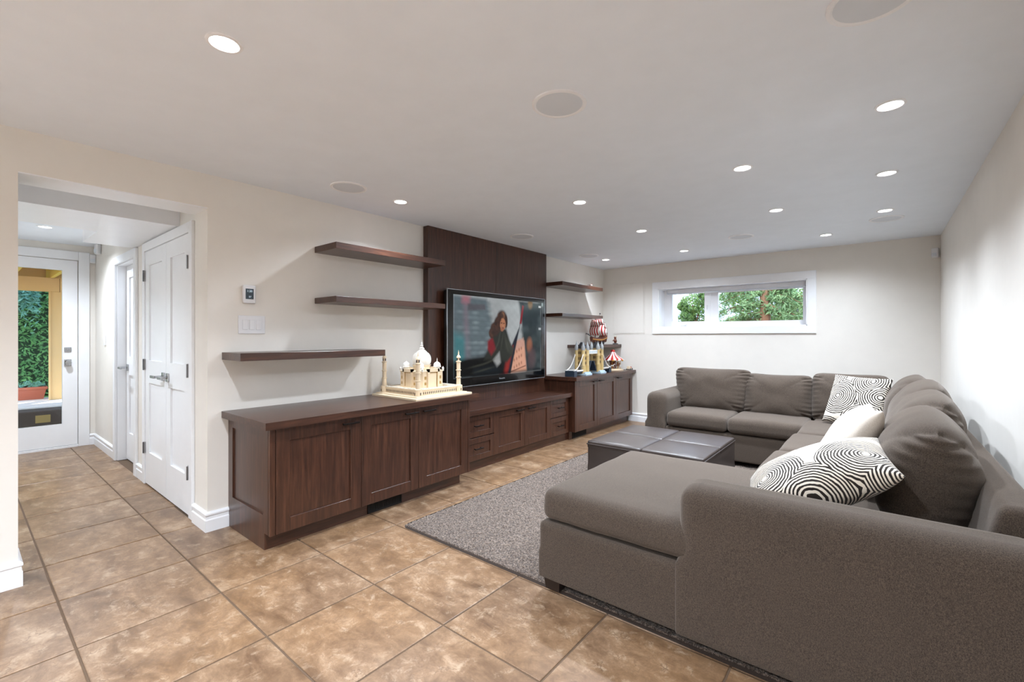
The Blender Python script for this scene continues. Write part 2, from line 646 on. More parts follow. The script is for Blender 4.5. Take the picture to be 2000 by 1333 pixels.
# floor: slab of grout with single tiles on it
floor = struct(build('floor', MB().box((-0.3, YB, -0.16), (W, L, -0.004)).box((HX, HY0, -0.16), (-0.3, HY1 + 0.15, -0.004)), grout))
TS, TX0, TY0, GAP = 0.5475, 0.357, 0.326, 0.0045
def tile_shape(mb, x0, y0, x1, y1, sides=(1, 1, 1, 1)):
    a, b_, c_, d_ = x0 + GAP * sides[0], y0 + GAP * sides[1], x1 - GAP * sides[2], y1 - GAP * sides[3]
    e = 0.0025
    vs = [(a, b_, -0.008), (c_, b_, -0.008), (c_, d_, -0.008), (a, d_, -0.008),
          (a, b_, -0.0018), (c_, b_, -0.0018), (c_, d_, -0.0018), (a, d_, -0.0018),
          (a + e * sides[0], b_ + e * sides[1], 0), (c_ - e * sides[2], b_ + e * sides[1], 0), (c_ - e * sides[2], d_ - e * sides[3], 0), (a + e * sides[0], d_ - e * sides[3], 0)]
    fs = [(8, 9, 10, 11)]
    for q in (0, 4):
        fs += [(q, q + 1, q + 5, q + 4), (q + 1, q + 2, q + 6, q + 5), (q + 2, q + 3, q + 7, q + 6), (q + 3, q, q + 4, q + 7)]
    mb.add(vs, fs)
tile_cache = {}
for i in range(-9, 8):
    for j in range(-8, 13):
        cx0, cx1 = TX0 + i * TS, TX0 + (i + 1) * TS
        cy0, cy1 = TY0 + j * TS, TY0 + (j + 1) * TS
        rects = []
        rx0, rx1, ry0, ry1 = max(cx0, 0), min(cx1, W), max(cy0, YB), min(cy1, L)
        if rx1 - rx0 > 0.01 and ry1 - ry0 > 0.01:
            rects.append((rx0, ry0, rx1, ry1))
        hx0, hx1 = max(cx0, HX), min(cx1, 0.0)
        if hx1 - hx0 > 0.01:
            inner = hx1 > -TW
            hy0, hy1 = max(cy0, D0 if inner else HY0), min(cy1, D1 if inner else HY1)
            if hy1 - hy0 > 0.01:
                rects.append((hx0, hy0, hx1, hy1))
        if not rects:
            continue
        px, py = min(r[0] for r in rects), min(r[1] for r in rects)
        key = tuple(round(v_ - (px if q % 2 == 0 else py), 4) for r in rects for q, v_ in enumerate(r))
        two = len(rects) == 2
        if key in tile_cache:
            o = bpy.data.objects.new('tile', tile_cache[key])
            COL.objects.link(o)
            o.parent = floor
            o.location = (px, py, 0)
        else:
            mb = MB()
            for q, r in enumerate(rects):
                s = (1, 1, 1, 1) if not two else ((0, 1, 1, 1) if q == 0 else (1, 1, 0, 1))
                tile_shape(mb, r[0] - px, r[1] - py, r[2] - px, r[3] - py, s)
            o = build('tile', mb, tile_m, floor, recalc=False)
            o.location = (px, py, 0)
            tile_cache[key] = o.data

struct(build('ceiling', MB().box((-TW, YB, H), (W + 0.1, L + 0.1, H + 0.12)).box((HX, HY0, H), (-TW, HY1 + 0.2, H + 0.12)), ceil_paint))
mb = MB().box((-TW, YB, -0.15), (0, D0, H)).box((-TW, D1, -0.15), (0, L + 0.3, H)).box((-TW, D0, DZ), (0, D1, H))
struct(build('wall_left', mb, wall_paint))
struct(build('wall_right', B((W, YB, -0.15), (W + 0.12, L + 0.3, H)), wall_paint))
struct(build('wall_front', B((-TW, YB - 0.12, -0.15), (W + 0.12, YB, H)), wall_paint))
# far wall with the window opening
WX0, WX1, WZ0, WZ1 = 0.933, 2.848, 1.473, 2.063
T2 = 0.33
mb = MB().box((0, L, -0.15), (WX0, L + T2, H)).box((WX1, L, -0.15), (W, L + T2, H)).box((WX0, L, -0.15), (WX1, L + T2, WZ0)).box((WX0, L, WZ1), (WX1, L + T2, H))
struct(build('wall_back', mb, wall_paint))
# hall walls
DA, DB_, DH = -2.81, -2.0, 2.10        # hall door opening
CA, CB_, CH = -1.60, -0.375, 2.10      # closet opening
mb = MB().box((HX, HY1, 0), (DA, HY1 + 0.14, H)).box((DB_, HY1, 0), (CA, HY1 + 0.14, H)).box((CB_, HY1, 0), (-TW, HY1 + 0.14, H))
mb.box((DA, HY1, DH), (DB_, HY1 + 0.14, H)).box((CA, HY1, CH), (CB_, HY1 + 0.14, H))
mb.box((HX, HY1 + 0.14, 0), (-TW, HY1 + 0.20, H))
struct(build('wall_hall_right', mb, wall_paint))
struct(build('wall_hall_left', B((HX, HY0 - 0.12, -0.15), (-TW, HY0, H)), wall_paint))
EX0, EX1, EZ = 0.085, 0.945, 2.255     # exit door opening (y range, top)
mb = MB().box((HX - 0.2, HY0 - 0.12, -0.15), (HX, EX0, H)).box((HX - 0.2, EX1, -0.15), (HX, HY1 + 0.2, H)).box((HX - 0.2, EX0, EZ), (HX, EX1, H))
struct(build('wall_hall_end', mb, wall_paint))
# dropped bulkhead over the hall
mb = MB().box((-1.365, HY0, 2.185), (-0.65, HY1, H)).box((-2.02, 0.727, 2.185), (-1.365, HY1, H))
struct(build('trim_1', mb, trim_white))

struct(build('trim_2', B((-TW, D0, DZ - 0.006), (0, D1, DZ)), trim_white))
# baseboards
BPROF = [(0, 0), (0.017, 0), (0.017, 0.078), (0.012, 0.086), (0.012, 0.104), (0.018, 0.112), (0.018, 0.122), (0.008, 0.134), (0, 0.134)]
def bb(segs, name):
    """segs: (p0, p1, outward normal, mitre at p0, mitre at p1); mitre +1 = outside corner, -1 = inside corner"""
    mb = MB()
    for p0, p1, nrm, m0, m1 in segs:
        d = (Vector(p1) - Vector(p0)).normalized()
        st = len(mb.v)
        mb.prism(BPROF, p0, p1, nrm, (0, 0, 1))
        n = len(BPROF)
        for i, (u, w_) in enumerate(BPROF):
            mb.v[st + i] = tuple(Vector(mb.v[st + i]) - d * u * m0)
            mb.v[st + n + i] = tuple(Vector(mb.v[st + n + i]) + d * u * m1)
    return struct(build(name, mb, trim_white))
bb([((0, YB, 0), (0, D0, 0), (1, 0, 0), -1, 1), ((0, D0, 0), (-TW, D0, 0), (0, 1, 0), 1, 0),
    ((0, D1, 0), (0, 1.2145, 0), (1, 0, 0), 1, 0), ((0, D1, 0), (-TW - 0.012, D1, 0), (0, -1, 0), 1, 0)], 'baseboard_left')
bb([((0.4525, L, 0), (W, L, 0), (0, -1, 0), 0, -1)], 'baseboard_back')
bb([((W, YB, 0), (W, L, 0), (-1, 0, 0), -1, -1)], 'baseboard_right')
bb([((HX, HY1, 0), (DA - 0.08, HY1, 0), (0, -1, 0), -1, 0), ((DB_ + 0.08, HY1, 0), (CA - 0.075, HY1, 0), (0, -1, 0), 0, 0), ((HX, EX1 + 0.10, 0), (HX, HY1, 0), (1, 0, 0), 0, -1)], 'baseboard_hall')

# ------------------------------------------------------------------ window
win = sempty('window_1', (1.9, L, WZ0))
fy = L - 0.02
F0, F1, G0, G1 = 0.842, 2.943, 1.376, 2.161
for lo, hi in (((F0, fy, WZ1), (F1, L, G1)), ((F0, fy, G0), (F1, L, WZ0)), ((F0, fy, WZ0), (WX0, L, WZ1)), ((WX1, fy, WZ0), (F1, L, WZ1))):
    build('window_casing', RB(lo, hi, 0.003), trim_white, win)
build('jamb_lining', MB().box((WX0, L - 0.015, WZ0), (WX0 + 0.012, L + T2, WZ1)).box((WX1 - 0.012, L - 0.015, WZ0), (WX1, L + T2, WZ1)).box((WX0, L - 0.015, WZ1 - 0.012), (WX1, L + T2, WZ1)).box((WX0, L - 0.015, WZ0), (WX1, L + T2, WZ0 + 0.012)), vinyl, win)
sy = L + 0.24
PZ0, PZ1 = 1.552, 1.975
def ring(mb, x0, x1, z0, z1, a0, a1, b0, b1, y0, y1):
    mb.box((x0, y0, z0), (a0, y1, z1)).box((a1, y0, z0), (x1, y1, z1)).box((a0, y0, z0), (a1, y1, b0)).box((a0, y0, b1), (a1, y1, z1))
    return mb
f_l = build('sash', ring(MB(), WX0 + 0.012, 1.625, WZ0 + 0.012, WZ1 - 0.012, 1.064, 1.542, PZ0 + 0.01, PZ1 + 0.01, sy - 0.02, sy + 0.04), vinyl, win)
f_r = build('sash', ring(MB(), 1.625, WX1 - 0.012, WZ0 + 0.012, WZ1 - 0.012, 1.728, 2.774, PZ0, PZ1, sy, sy + 0.04), vinyl, win)
build('pane', B((1.06, sy + 0.008, PZ0), (1.546, sy + 0.014, PZ1 + 0.02)), glass_m, f_l)
build('pane', B((1.724, sy + 0.018, PZ0 - 0.01), (2.78, sy + 0.024, PZ1 + 0.01)), glass_m, f_r)
build('latch', RB((1.575, sy - 0.035, 1.73), (1.592, sy - 0.02, 1.80), 0.004), white_plastic, f_l)
build('crank', MB().rbox((1.20, sy - 0.05, WZ0 + 0.014), (1.29, sy - 0.02, WZ0 + 0.035), 0.006).tube([(1.25, sy - 0.045, WZ0 + 0.03), (1.31, sy - 0.07, WZ0 + 0.045)], 0.006), white_plastic, f_l)
bl = thing('roller_blind', 'white roller blind rolled up at the top of the basement window', 'blind', (1.9, L + 0.12, 1.99))
build('cassette', RB((WX0 + 0.09, L + 0.13, 1.995), (WX1 - 0.012, L + 0.20, 2.048), 0.006), white_plastic, bl)
build('bottom_bar', RB((WX0 + 0.09, L + 0.135, 1.976), (WX1 - 0.014, L + 0.155, 1.990), 0.004), grille_white, bl)
build('end_cap', RB((WX0 + 0.082, L + 0.125, 1.978), (WX0 + 0.092, L + 0.205, 2.048), 0.003), grille_white, bl)

# access hatch on the far wall
hx0, hx1, hz0, hz1 = 0.184, 0.706, 1.379, 2.185
hatch = tag(build('access_panel', RB((hx0 + 0.008, L - 0.006, hz0 + 0.008), (hx1 - 0.008, L, hz1 - 0.008), 0.002), wall_paint, loc=(0.445, L, 1.78)), 'flush wall-coloured access panel left of the basement window', 'access panel')
mb = MB()
for lo, hi in (((hx0 - 0.008, hz0 - 0.008), (hx0, hz1 + 0.008)), ((hx1, hz0 - 0.008), (hx1 + 0.008, hz1 + 0.008)), ((hx0, hz0 - 0.008), (hx1, hz0)), ((hx0, hz1), (hx1, hz1 + 0.008))):
    mb.box((lo[0], L - 0.004, lo[1]), (hi[0], L, hi[1]))
build('panel_rim', mb, wall_paint, hatch)

# ------------------------------------------------------------------ hall doors
def casing(name, x0, x1, z1, y, w=0.09):
    r = sempty(name, ((x0 + x1) / 2, y, 0))
    build('casing', RB((x0 - w, y - 0.022, 0), (x0, y, z1 + w), 0.004), trim_white, r)
    build('casing', RB((x1, y - 0.022, 0), (x1 + w, y, z1 + w), 0.004), trim_white, r)
    build('casing', RB((x0, y - 0.022, z1), (x1, y, z1 + w), 0.004), trim_white, r)
    return r
def leaf(root, x0, x1, z0, z1, y0, y1, panels, st=0.115):
    """panelled slab facing -y; panels = list of (z0,z1)"""
    mb = MB()
    mb.box((x0, y0, z0), (x0 + st, y1, z1)).box((x1 - st, y0, z0), (x1, y1, z1))
    zz = z0
    for a, b_ in panels:
        mb.box((x0 + st, y0, zz), (x1 - st, y1, a))
        zz = b_
    mb.box((x0 + st, y0, zz), (x1 - st, y1, z1))
    d = build('door_leaf', mb, trim_white, root)
    for a, b_ in panels:
        build('door_panel', RB((x0 + st - 0.002, y0 + 0.014, a - 0.002), (x1 - st + 0.002, y1 - 0.004, b_ + 0.002), 0.002), trim_white, d)
    return d
d3 = casing('door_3', CA, CB_, CH, HY1, 0.075)
PAN = [(0.30, 0.92), (1.12, 1.965)]
mid = -0.965
lv = []
for a, b_, hs in ((CA + 0.004, mid - 0.002, -1), (mid + 0.002, CB_ - 0.004, 1)):
    d = leaf(d3, a, b_, 0.012, CH - 0.004, HY1 - 0.012, HY1 + 0.026, PAN)
    hx = a if hs < 0 else b_
    for z in (0.33, 1.08, 1.88):
        build('hinge', MB().tube([(hx + 0.004 * hs, HY1 - 0.026, z - 0.05), (hx + 0.004 * hs, HY1 - 0.026, z + 0.05)], 0.007).box((hx - 0.03, HY1 - 0.0145, z - 0.05), (hx + 0.005, HY1 - 0.011, z + 0.05)), hinge_metal, d)
    kx = mid + 0.06 * hs
    build('lever_handle', MB().rbox((kx - 0.03, HY1 - 0.024, 0.965), (kx + 0.03, HY1 - 0.012, 1.035), 0.004).tube([(kx, HY1 - 0.02, 1.0), (kx, HY1 - 0.075, 1.0)], 0.011).rbox((kx - 0.012 if hs > 0 else kx - 0.10, HY1 - 0.085, 0.989), (kx + 0.10 if hs > 0 else kx + 0.012, HY1 - 0.068, 1.011), 0.003), chrome, d)
d2 = casing('door_2', DA, DB_, DH, HY1, 0.08)
dl = leaf(d2, DA + 0.02, DB_ - 0.02, 0.012, DH - 0.01, HY1 + 0.075, HY1 + 0.115, PAN)
build('door_stop', MB().box((DA, HY1, 0), (DA + 0.018, HY1 + 0.14, DH)).box((DB_ - 0.018, HY1, 0), (DB_, HY1 + 0.14, DH)).box((DA, HY1, DH - 0.008), (DB_, HY1 + 0.14, DH)), trim_white, d2)
kx = DA + 0.09
build('lever_handle', MB().rbox((kx - 0.03, HY1 + 0.063, 0.965), (kx + 0.03, HY1 + 0.075, 1.035), 0.004).tube([(kx, HY1 + 0.07, 1.0), (kx, HY1 + 0.0, 1.0)], 0.011).rbox((kx - 0.012, HY1 - 0.01, 0.989), (kx + 0.10, HY1 + 0.007, 1.011), 0.003), chrome, dl)

d1 = sempty('door_1', (HX, 0.5, 0))
x = HX
for lo, hi in (((x, EX1, 0), (x + 0.022, EX1 + 0.10, EZ + 0.105)), ((x, EX0 - 0.10, 0), (x + 0.022, EX0, EZ + 0.105)), ((x, EX0, EZ), (x + 0.022, EX1, EZ + 0.105))):
    build('casing', RB(lo, hi, 0.004), trim_white, d1)
gy0, gy1, gz0, gz1 = 0.225, 0.807, 0.289, 2.125
mb = MB().box((x - 0.045, EX0 + 0.004, 0.03), (x - 0.002, gy0, EZ - 0.005)).box((x - 0.045, gy1, 0.03), (x - 0.002, EX1 - 0.006, EZ - 0.005))
mb.box((x - 0.045, gy0, 0.03), (x - 0.002, gy1, gz0)).box((x - 0.045, gy0, gz1), (x - 0.002, gy1, EZ - 0.005))
sl = build('door_leaf', mb, trim_white, d1)
build('pane', B((x - 0.028, gy0 - 0.004, gz0 - 0.004), (x - 0.022, gy1 + 0.004, gz1 + 0.004)), glass_m, sl)
build('deadbolt', MB().rbox((x - 0.003, 0.822, 1.15), (x + 0.012, 0.885, 1.205), 0.004).rbox((x + 0.01, 0.84, 1.172), (x + 0.03, 0.868, 1.184), 0.003), chrome, sl)
build('door_handle', MB().rbox((x - 0.003, 0.822, 0.98), (x + 0.012, 0.885, 1.06), 0.004).tube([(x + 0.01, 0.853, 1.02), (x + 0.055, 0.853, 1.02)], 0.012).lathe((x + 0.055, 0.853, 1.02), [(0.0, -0.012), (0.028, -0.012), (0.030, 0.0), (0.026, 0.014), (0.0, 0.016)], 16, 'x'), chrome, sl)
build('threshold', RB((x - 0.2, EX0, -0.003), (x + 0.01, EX1, 0.026), 0.003), trim_white, d1)
build('weather_strip', B((x - 0.03, EX0 + 0.004, 0.024), (x - 0.006, EX1 - 0.006, 0.032)), rubber, d1)

# small wall fittings
def sensor(name, label, p, nrm, s=1.0):
    """rounded corner motion detector"""
    mb = softbox((-0.03 * s, -0.022 * s, -0.055 * s), (0.03 * s, 0.022 * s, 0.055 * s), 0.012 * s, nm=2)
    m = Matrix.Translation(p) @ Vector(nrm).to_track_quat('-Y', 'Z').to_matrix().to_4x4()
    mb.xf(m)
    o = tag(build(name, mb, white_plastic, smooth='all', loc=p), label, 'motion sensor')
    mb2 = softbox((-0.022 * s, -0.026 * s, -0.04 * s), (0.022 * s, -0.018 * s, 0.0 * s), 0.003 * s, nm=1).xf(m)
    build('sensor_lens', mb2, grille_white, o, smooth='all')
    return o
sensor('motion_sensor', 'white motion sensor high in the far corner by the right wall', (W - 0.045, L - 0.028, 2.245), (-0.5, -1, 0))
sensor('motion_sensor', 'small white motion sensor on the end wall beside the patio door frame', (HX + 0.026, 1.075, 2.29), (1, -0.2, 0))
sensor('motion_sensor', 'white sensor box under the hall ceiling near the corner', (HX + 0.35, HY1 - 0.03, 2.37), (0.3, -1, 0), 1.1)
hs = tag(build('light_switch', RB((-3.45, HY1 - 0.01, 1.23), (-3.37, HY1, 1.35), 0.004), white_plastic, loc=(-3.41, HY1, 1.29)), 'single white light switch on the hall wall near the patio door', 'light switch')
build('rocker', RB((-3.428, HY1 - 0.015, 1.255), (-3.392, HY1 - 0.008, 1.325), 0.003), white_plastic, hs)
th = tag(build('thermostat', RB((0, 1.302, 1.572), (0.024, 1.388, 1.703), 0.008, 3), white_plastic, loc=(0, 1.345, 1.637)), 'white wall thermostat with a dark lit display above the switches', 'thermostat')
scr = build('display', RB((0.0225, 1.318, 1.602), (0.0252, 1.372, 1.678), 0.001), screen_blue, th)
build('time_digits', text_mb('1:20', 0.021, (0.0255, 1.345, 1.660), (0, 1, 0), (0, 0, 1), 0.0004), digit_glow, scr)
build('reading_digits', text_mb('57', 0.017, (0.0255, 1.347, 1.619), (0, 1, 0), (0, 0, 1), 0.0004), digit_glow, scr)
ls = tag(build('light_switch', RB((0, 1.276, 1.352), (0.008, 1.458, 1.484), 0.004), white_plastic, loc=(0, 1.367, 1.418)), 'white three-gang light switch plate under the thermostat', 'light switch')
for q in range(3):
    y = 1.303 + q * 0.046
    build('rocker', RB((0.006, y, 1.382), (0.013, y + 0.036, 1.454), 0.003), white_plastic, ls)

# ------------------------------------------------------------------ downlights, speakers
LIGHTS = [
    (1.641, 0.642, 'recessed ceiling downlight nearest the camera, large at the upper left'),
    (3.600, 2.824, 'nearest downlight in the row along the right wall'),
    (2.860, 3.262, 'star-bright downlight in the middle of the ceiling above the chaise'),
    (3.596, 3.981, 'second downlight from the camera along the right wall'),
    (1.641, 3.246, 'bright downlight in front of the television panel'),
    (0.508, 2.306, 'small downlight over the left cabinet beside the wood panel'),
    (2.855, 4.534, 'downlight behind the star-bright one, left of the right-wall row'),
    (3.595, 5.147, 'farthest downlight along the right wall, just before a speaker'),
    (1.624, 4.531, 'second downlight in line beyond the television panel one'),
    (3.102, 5.978, 'downlight close to the far wall above the window end'),
    (1.600, 5.926, 'downlight close to the far wall above the left end of the window'),
    (0.498, 5.903, 'tiny downlight in the far left corner over the shelves'),
    (2.860, 0.642, 'recessed ceiling downlight out of the frame above the camera'),
    (1.750, -1.30, 'added unseen fill downlight behind the camera on the left'),  # this and the next three are added to lift the ambient light
    (2.950, -1.30, 'added unseen fill downlight just behind the camera'),
    (1.750, -2.70, 'rear left added fill downlight, unseen behind the camera'),
    (2.950, -2.70, 'rear right added fill downlight, unseen behind the camera'),
]
def downlight(x, y, label, z=H, power=LAMP_W, name='ceiling_downlight'):
    t = thing(name, label, 'downlight', (x, y, z), 'recessed ceiling downlights')
    build('trim_ring', MB().lathe((x, y, z), [(0.062, 0.0), (0.061, -0.004), (0.050, -0.006), (0.046, -0.001), (0.044, 0.0)], 32), trim_white, t, smooth=True)
    build('lamp_lens', MB().lathe((x, y, z), [(0.0, -0.0022), (0.046, -0.002), (0.046, 0.0)], 24), lamp_glow, t, smooth=True)
    la = bpy.data.lights.new('lamp', 'SPOT')
    la.energy = power
    la.color = LAMP_C
    la.spot_size = math.radians(150)
    la.spot_blend = 1.0
    la.shadow_soft_size = 0.035
    lo = bpy.data.objects.new('lamp', la)
    COL.objects.link(lo)
    lo.parent = t
    lo.location = (0, 0, -0.012)
    if x > 3.4:
        lo.rotation_euler = (0, math.radians(24), 0)      # gimbal turned away from the wall
    elif x < 0.6 and x > 0:
        lo.rotation_euler = (0, math.radians(-8), 0)
    return t
for x, y, lab in LIGHTS:
    # dimmed beside the walls, boosted for the fill lamps added behind the camera
    dim = 0.60 if y > 5.5 else 0.52 if x > 3.4 else 0.75 if x < 0.6 else 1.7 if y < 0 else 1.0
    downlight(x, y, lab, H, LAMP_W * dim)
downlight(-2.966, 0.573, 'round downlight in the hall ceiling before the patio door')
downlight(-1.05, -0.10, 'added hall fill downlight, unseen behind the left side of the doorway', 2.185, 70)  # extra lamp kept out of view, added to brighten the hall
SPK = [
    (2.376, 1.816, 'large round ceiling speaker nearest the camera, mid ceiling'),
    (0.503, 1.843, 'round ceiling speaker above the left floating shelves'),
    (0.489, 3.950, 'round ceiling speaker right above the television panel'),
    (0.474, 5.460, 'round ceiling speaker above the right floating shelves'),
    (3.605, 5.509, 'round grey ceiling speaker near the far right corner'),
    (2.364, 5.491, 'white round ceiling speaker in front of the far window'),
    (3.545, 1.900, 'round ceiling speaker cut off by the top edge of the photo'),
]
for x, y, lab in SPK:
    t = thing('ceiling_speaker', lab, 'speaker', (x, y, H), 'round ceiling speakers')
    build('trim_ring', MB().lathe((x, y, H), [(0.130, 0.0), (0.129, -0.006), (0.117, -0.009), (0.110, -0.005)], 40), trim_white, t, smooth=True)
    build('grille', MB().lathe((x, y, H), [(0.0, -0.0075), (0.08, -0.007), (0.112, -0.005), (0.112, 0.0)], 40), grille_white, t, smooth=True)
t = tag(build('smoke_alarm', MB().rbox((-2.55, 0.50, H - 0.028), (-2.39, 0.65, H), 0.008), white_plastic, loc=(-2.47, 0.576, H)), 'rectangular white alarm box on the hall ceiling', 'smoke alarm')
build('alarm_rim', RB((-2.53, 0.52, H - 0.036), (-2.41, 0.63, H - 0.026), 0.004), grille_white, t)

# ------------------------------------------------------------------ built-in cabinets
def bar_pull(mb, x, yc, z, ln=0.13):
    mb.rbox((x + 0.024, yc - ln / 2, z - 0.005), (x + 0.036, yc + ln / 2, z + 0.007), 0.002, 1)
    mb.box((x - 0.001, yc - ln * 0.36 - 0.005, z - 0.004), (x + 0.026, yc - ln * 0.36 + 0.005, z + 0.005))
    mb.box((x - 0.001, yc + ln * 0.36 - 0.005, z - 0.004), (x + 0.026, yc + ln * 0.36 + 0.005, z + 0.005))
    return mb
def shaker(root, name, xf, y0, y1, z0, z1, hy, hz, st=0.072, hl=0.13):
    g = 0.0018
    y0, y1, z0, z1 = y0 + g, y1 - g, z0 + g, z1 - g
    mb = MB()
    mb.rbox((xf - 0.02, y0, z0), (xf, y0 + st, z1), 0.0015, 1).rbox((xf - 0.02, y1 - st, z0), (xf, y1, z1), 0.0015, 1)
    mb.rbox((xf - 0.02, y0 + st, z0), (xf, y1 - st, z0 + st), 0.0015, 1).rbox((xf - 0.02, y0 + st, z1 - st), (xf, y1 - st, z1), 0.0015, 1)
    d = build(name, mb, wood_z, root)
    build('panel', B((xf - 0.018, y0 + st - 0.004, z0 + st - 0.004), (xf - 0.011, y1 - st + 0.004, z1 - st + 0.004)), wood_z, d)
    build('handle', bar_pull(MB(), xf, hy, hz, hl), bronze, d)
    return d
def grille(root, xf, y0, y1, z0, z1):
    mb = MB().box((xf, y0, z0), (xf + 0.006, y1, z0 + 0.008)).box((xf, y0, z1 - 0.008), (xf + 0.006, y1, z1)).box((xf, y0, z0), (xf + 0.006, y0 + 0.008, z1)).box((xf, y1 - 0.008, z0), (xf + 0.006, y1, z1))
    n = int((y1 - y0) / 0.014)
    for i in range(1, n):
        yy = y0 + (y1 - y0) * i / n
        mb.box((xf, yy - 0.002, z0), (xf + 0.004, yy + 0.002, z1))
    v_ = build('vent_grille', mb, black_metal, root)
    build('vent_cavity', B((xf - 0.02, y0, z0), (xf + 0.0008, y1, z1)), rubber, v_)

# left unit
XF = 0.662
c1 = thing('cabinet', 'dark wood low cabinet with three doors, nearest the camera', 'cabinet', (0.33, 2.08, 0), 'built-in media cabinets')
build('carcass', MB().box((0.02, 1.232, 0.10), (XF - 0.022, 2.955, 0.765)), wood_z, c1)
# near side: framed end panel facing the doorway
sy0 = 1.215
mb = MB().box((0.0, sy0, 0.0), (0.075, sy0 + 0.02, 0.765)).box((XF - 0.095, sy0, 0.215), (XF - 0.0225, sy0 + 0.02, 0.765)).box((0.075, sy0, 0.0), (0.588, sy0 + 0.02, 0.105)).box((0.075, sy0, 0.105), (XF - 0.0225, sy0 + 0.02, 0.215)).box((0.075, sy0, 0.70), (XF - 0.095, sy0 + 0.02, 0.765))
sp = build('side_panel', mb, wood_z, c1)
build('panel', B((0.07, sy0 + 0.010, 0.20), (XF - 0.085, sy0 + 0.018, 0.71)), wood_z, sp)
build('stile', RB((XF - 0.022, sy0 + 0.001, 0.10), (XF, 1.250, 0.765), 0.0015, 1), wood_z, c1)
build('stile', RB((XF - 0.04, 2.935, 0.10), (XF, 2.957, 0.765), 0.0015, 1), wood_z, c1)
build('toe_kick', B((0.02, 1.234, 0.0), (0.588, 2.90, 0.105)), wood_y, c1)
shaker(c1, 'door', XF, 1.252, 1.850, 0.10, 0.762, 1.752, 0.722, 0.085)
shaker(c1, 'door', XF, 1.850, 2.372, 0.10, 0.762, 2.285, 0.722, 0.08)
shaker(c1, 'door', XF, 2.372, 2.933, 0.10, 0.762, 2.465, 0.722, 0.08)
grille(c1, 0.588, 1.945, 2.255, 0.006, 0.085)
tag(build('worktop', MB().prism([(0, 1.172), (0.712, 1.172), (0.712, 3.03), (0.0745, 3.03), (0.0745, 2.966), (0, 2.966)], (0, 0, 0.7655), (0, 0, 0.811), (1, 0, 0), (0, 1, 0)), wood_y, loc=(0.355, 2.1, 0.765)), 'dark wood worktop on the left cabinet carrying the domed palace model', 'worktop')
# middle unit
XM = 0.462
c2 = thing('cabinet', 'low dark wood media cabinet with drawers under the television', 'cabinet', (0.23, 3.98, 0), 'built-in media cabinets')
build('carcass', B((0.08, 2.96, 0.10), (XM - 0.022, 4.996, 0.562)), wood_z, c2)
build('toe_kick', B((0.08, 2.96, 0.0), (0.418, 4.996, 0.105)), wood_y, c2)
build('end_filler', B((XM - 0.06, 4.955, 0.10), (XM - 0.03, 4.996, 0.562)), wood_z, c2)
for a, b_ in ((2.985, 3.520), (4.550, 4.955)):
    hy = (a + b_) / 2 if a > 4 else 3.27
    shaker(c2, 'drawer', XM, a, b_, 0.336, 0.558, hy, 0.448, 0.055, 0.12)
    shaker(c2, 'drawer', XM, a, b_, 0.105, 0.330, hy, 0.222, 0.055, 0.12)
shaker(c2, 'door', XM, 3.520, 4.040, 0.105, 0.558, 3.935, 0.522)
shaker(c2, 'door', XM, 4.040, 4.550, 0.105, 0.558, 4.145, 0.522)
tag(build('worktop', RB((0.076, 2.96, 0.562), (0.502, 4.996, 0.614), 0.003), wood_y, loc=(0.28, 4.0, 0.562)), 'lower dark wood worktop under the television between the two taller cabinets', 'worktop')
# right unit
XR = 0.537
c3 = thing('cabinet', 'dark wood three-door cabinet in the far corner under the toy bridge', 'cabinet', (0.27, 5.86, 0), 'built-in media cabinets')
build('carcass', B((0.02, 5.028, 0.10), (XR - 0.022, 6.715, 0.765)), wood_z, c3)
build('side_panel', RB((0.0745, 4.998, 0.0), (XR - 0.085, 5.02, 0.765), 0.0015, 1), wood_z, c3)
build('stile', RB((XR - 0.09, 4.998, 0.105), (XR, 5.022, 0.765), 0.0015, 1), wood_z, c3)
build('toe_kick', B((0.02, 5.03, 0.0), (0.452, 6.70, 0.105)), wood_y, c3)
shaker(c3, 'door', XR, 5.022, 5.580, 0.105, 0.762, 5.50, 0.722, 0.078)
shaker(c3, 'door', XR, 5.580, 6.150, 0.105, 0.762, 5.665, 0.722, 0.078)
shaker(c3, 'door', XR, 6.150, 6.715, 0.105, 0.762, 6.235, 0.722, 0.078)
grille(c3, 0.452, 5.06, 5.42, 0.006, 0.090)
tag(build('worktop', MB().prism([(0.0745, 4.965), (0.577, 4.965), (0.577, 6.762), (0, 6.762), (0, 5.027), (0.0745, 5.027)], (0, 0, 0.7655), (0, 0, 0.811), (1, 0, 0), (0, 1, 0)), wood_y, loc=(0.29, 5.86, 0.765)), 'dark wood worktop in the far corner carrying the toy bridge and carousel', 'worktop')

# feature panel behind the television
fp = thing('feature_panel', 'tall dark wood feature panel behind the television', 'wood panel', (0.0, 3.99, 0))
build('panel_board', RB((0.0, 2.968, 0.0), (0.073, 3.993, H - 0.001), 0.0015, 1), wood_z, fp)
build('panel_board', RB((0.0, 3.996, 0.0), (0.073, 5.025, H - 0.001), 0.0015, 1), wood_z, fp)

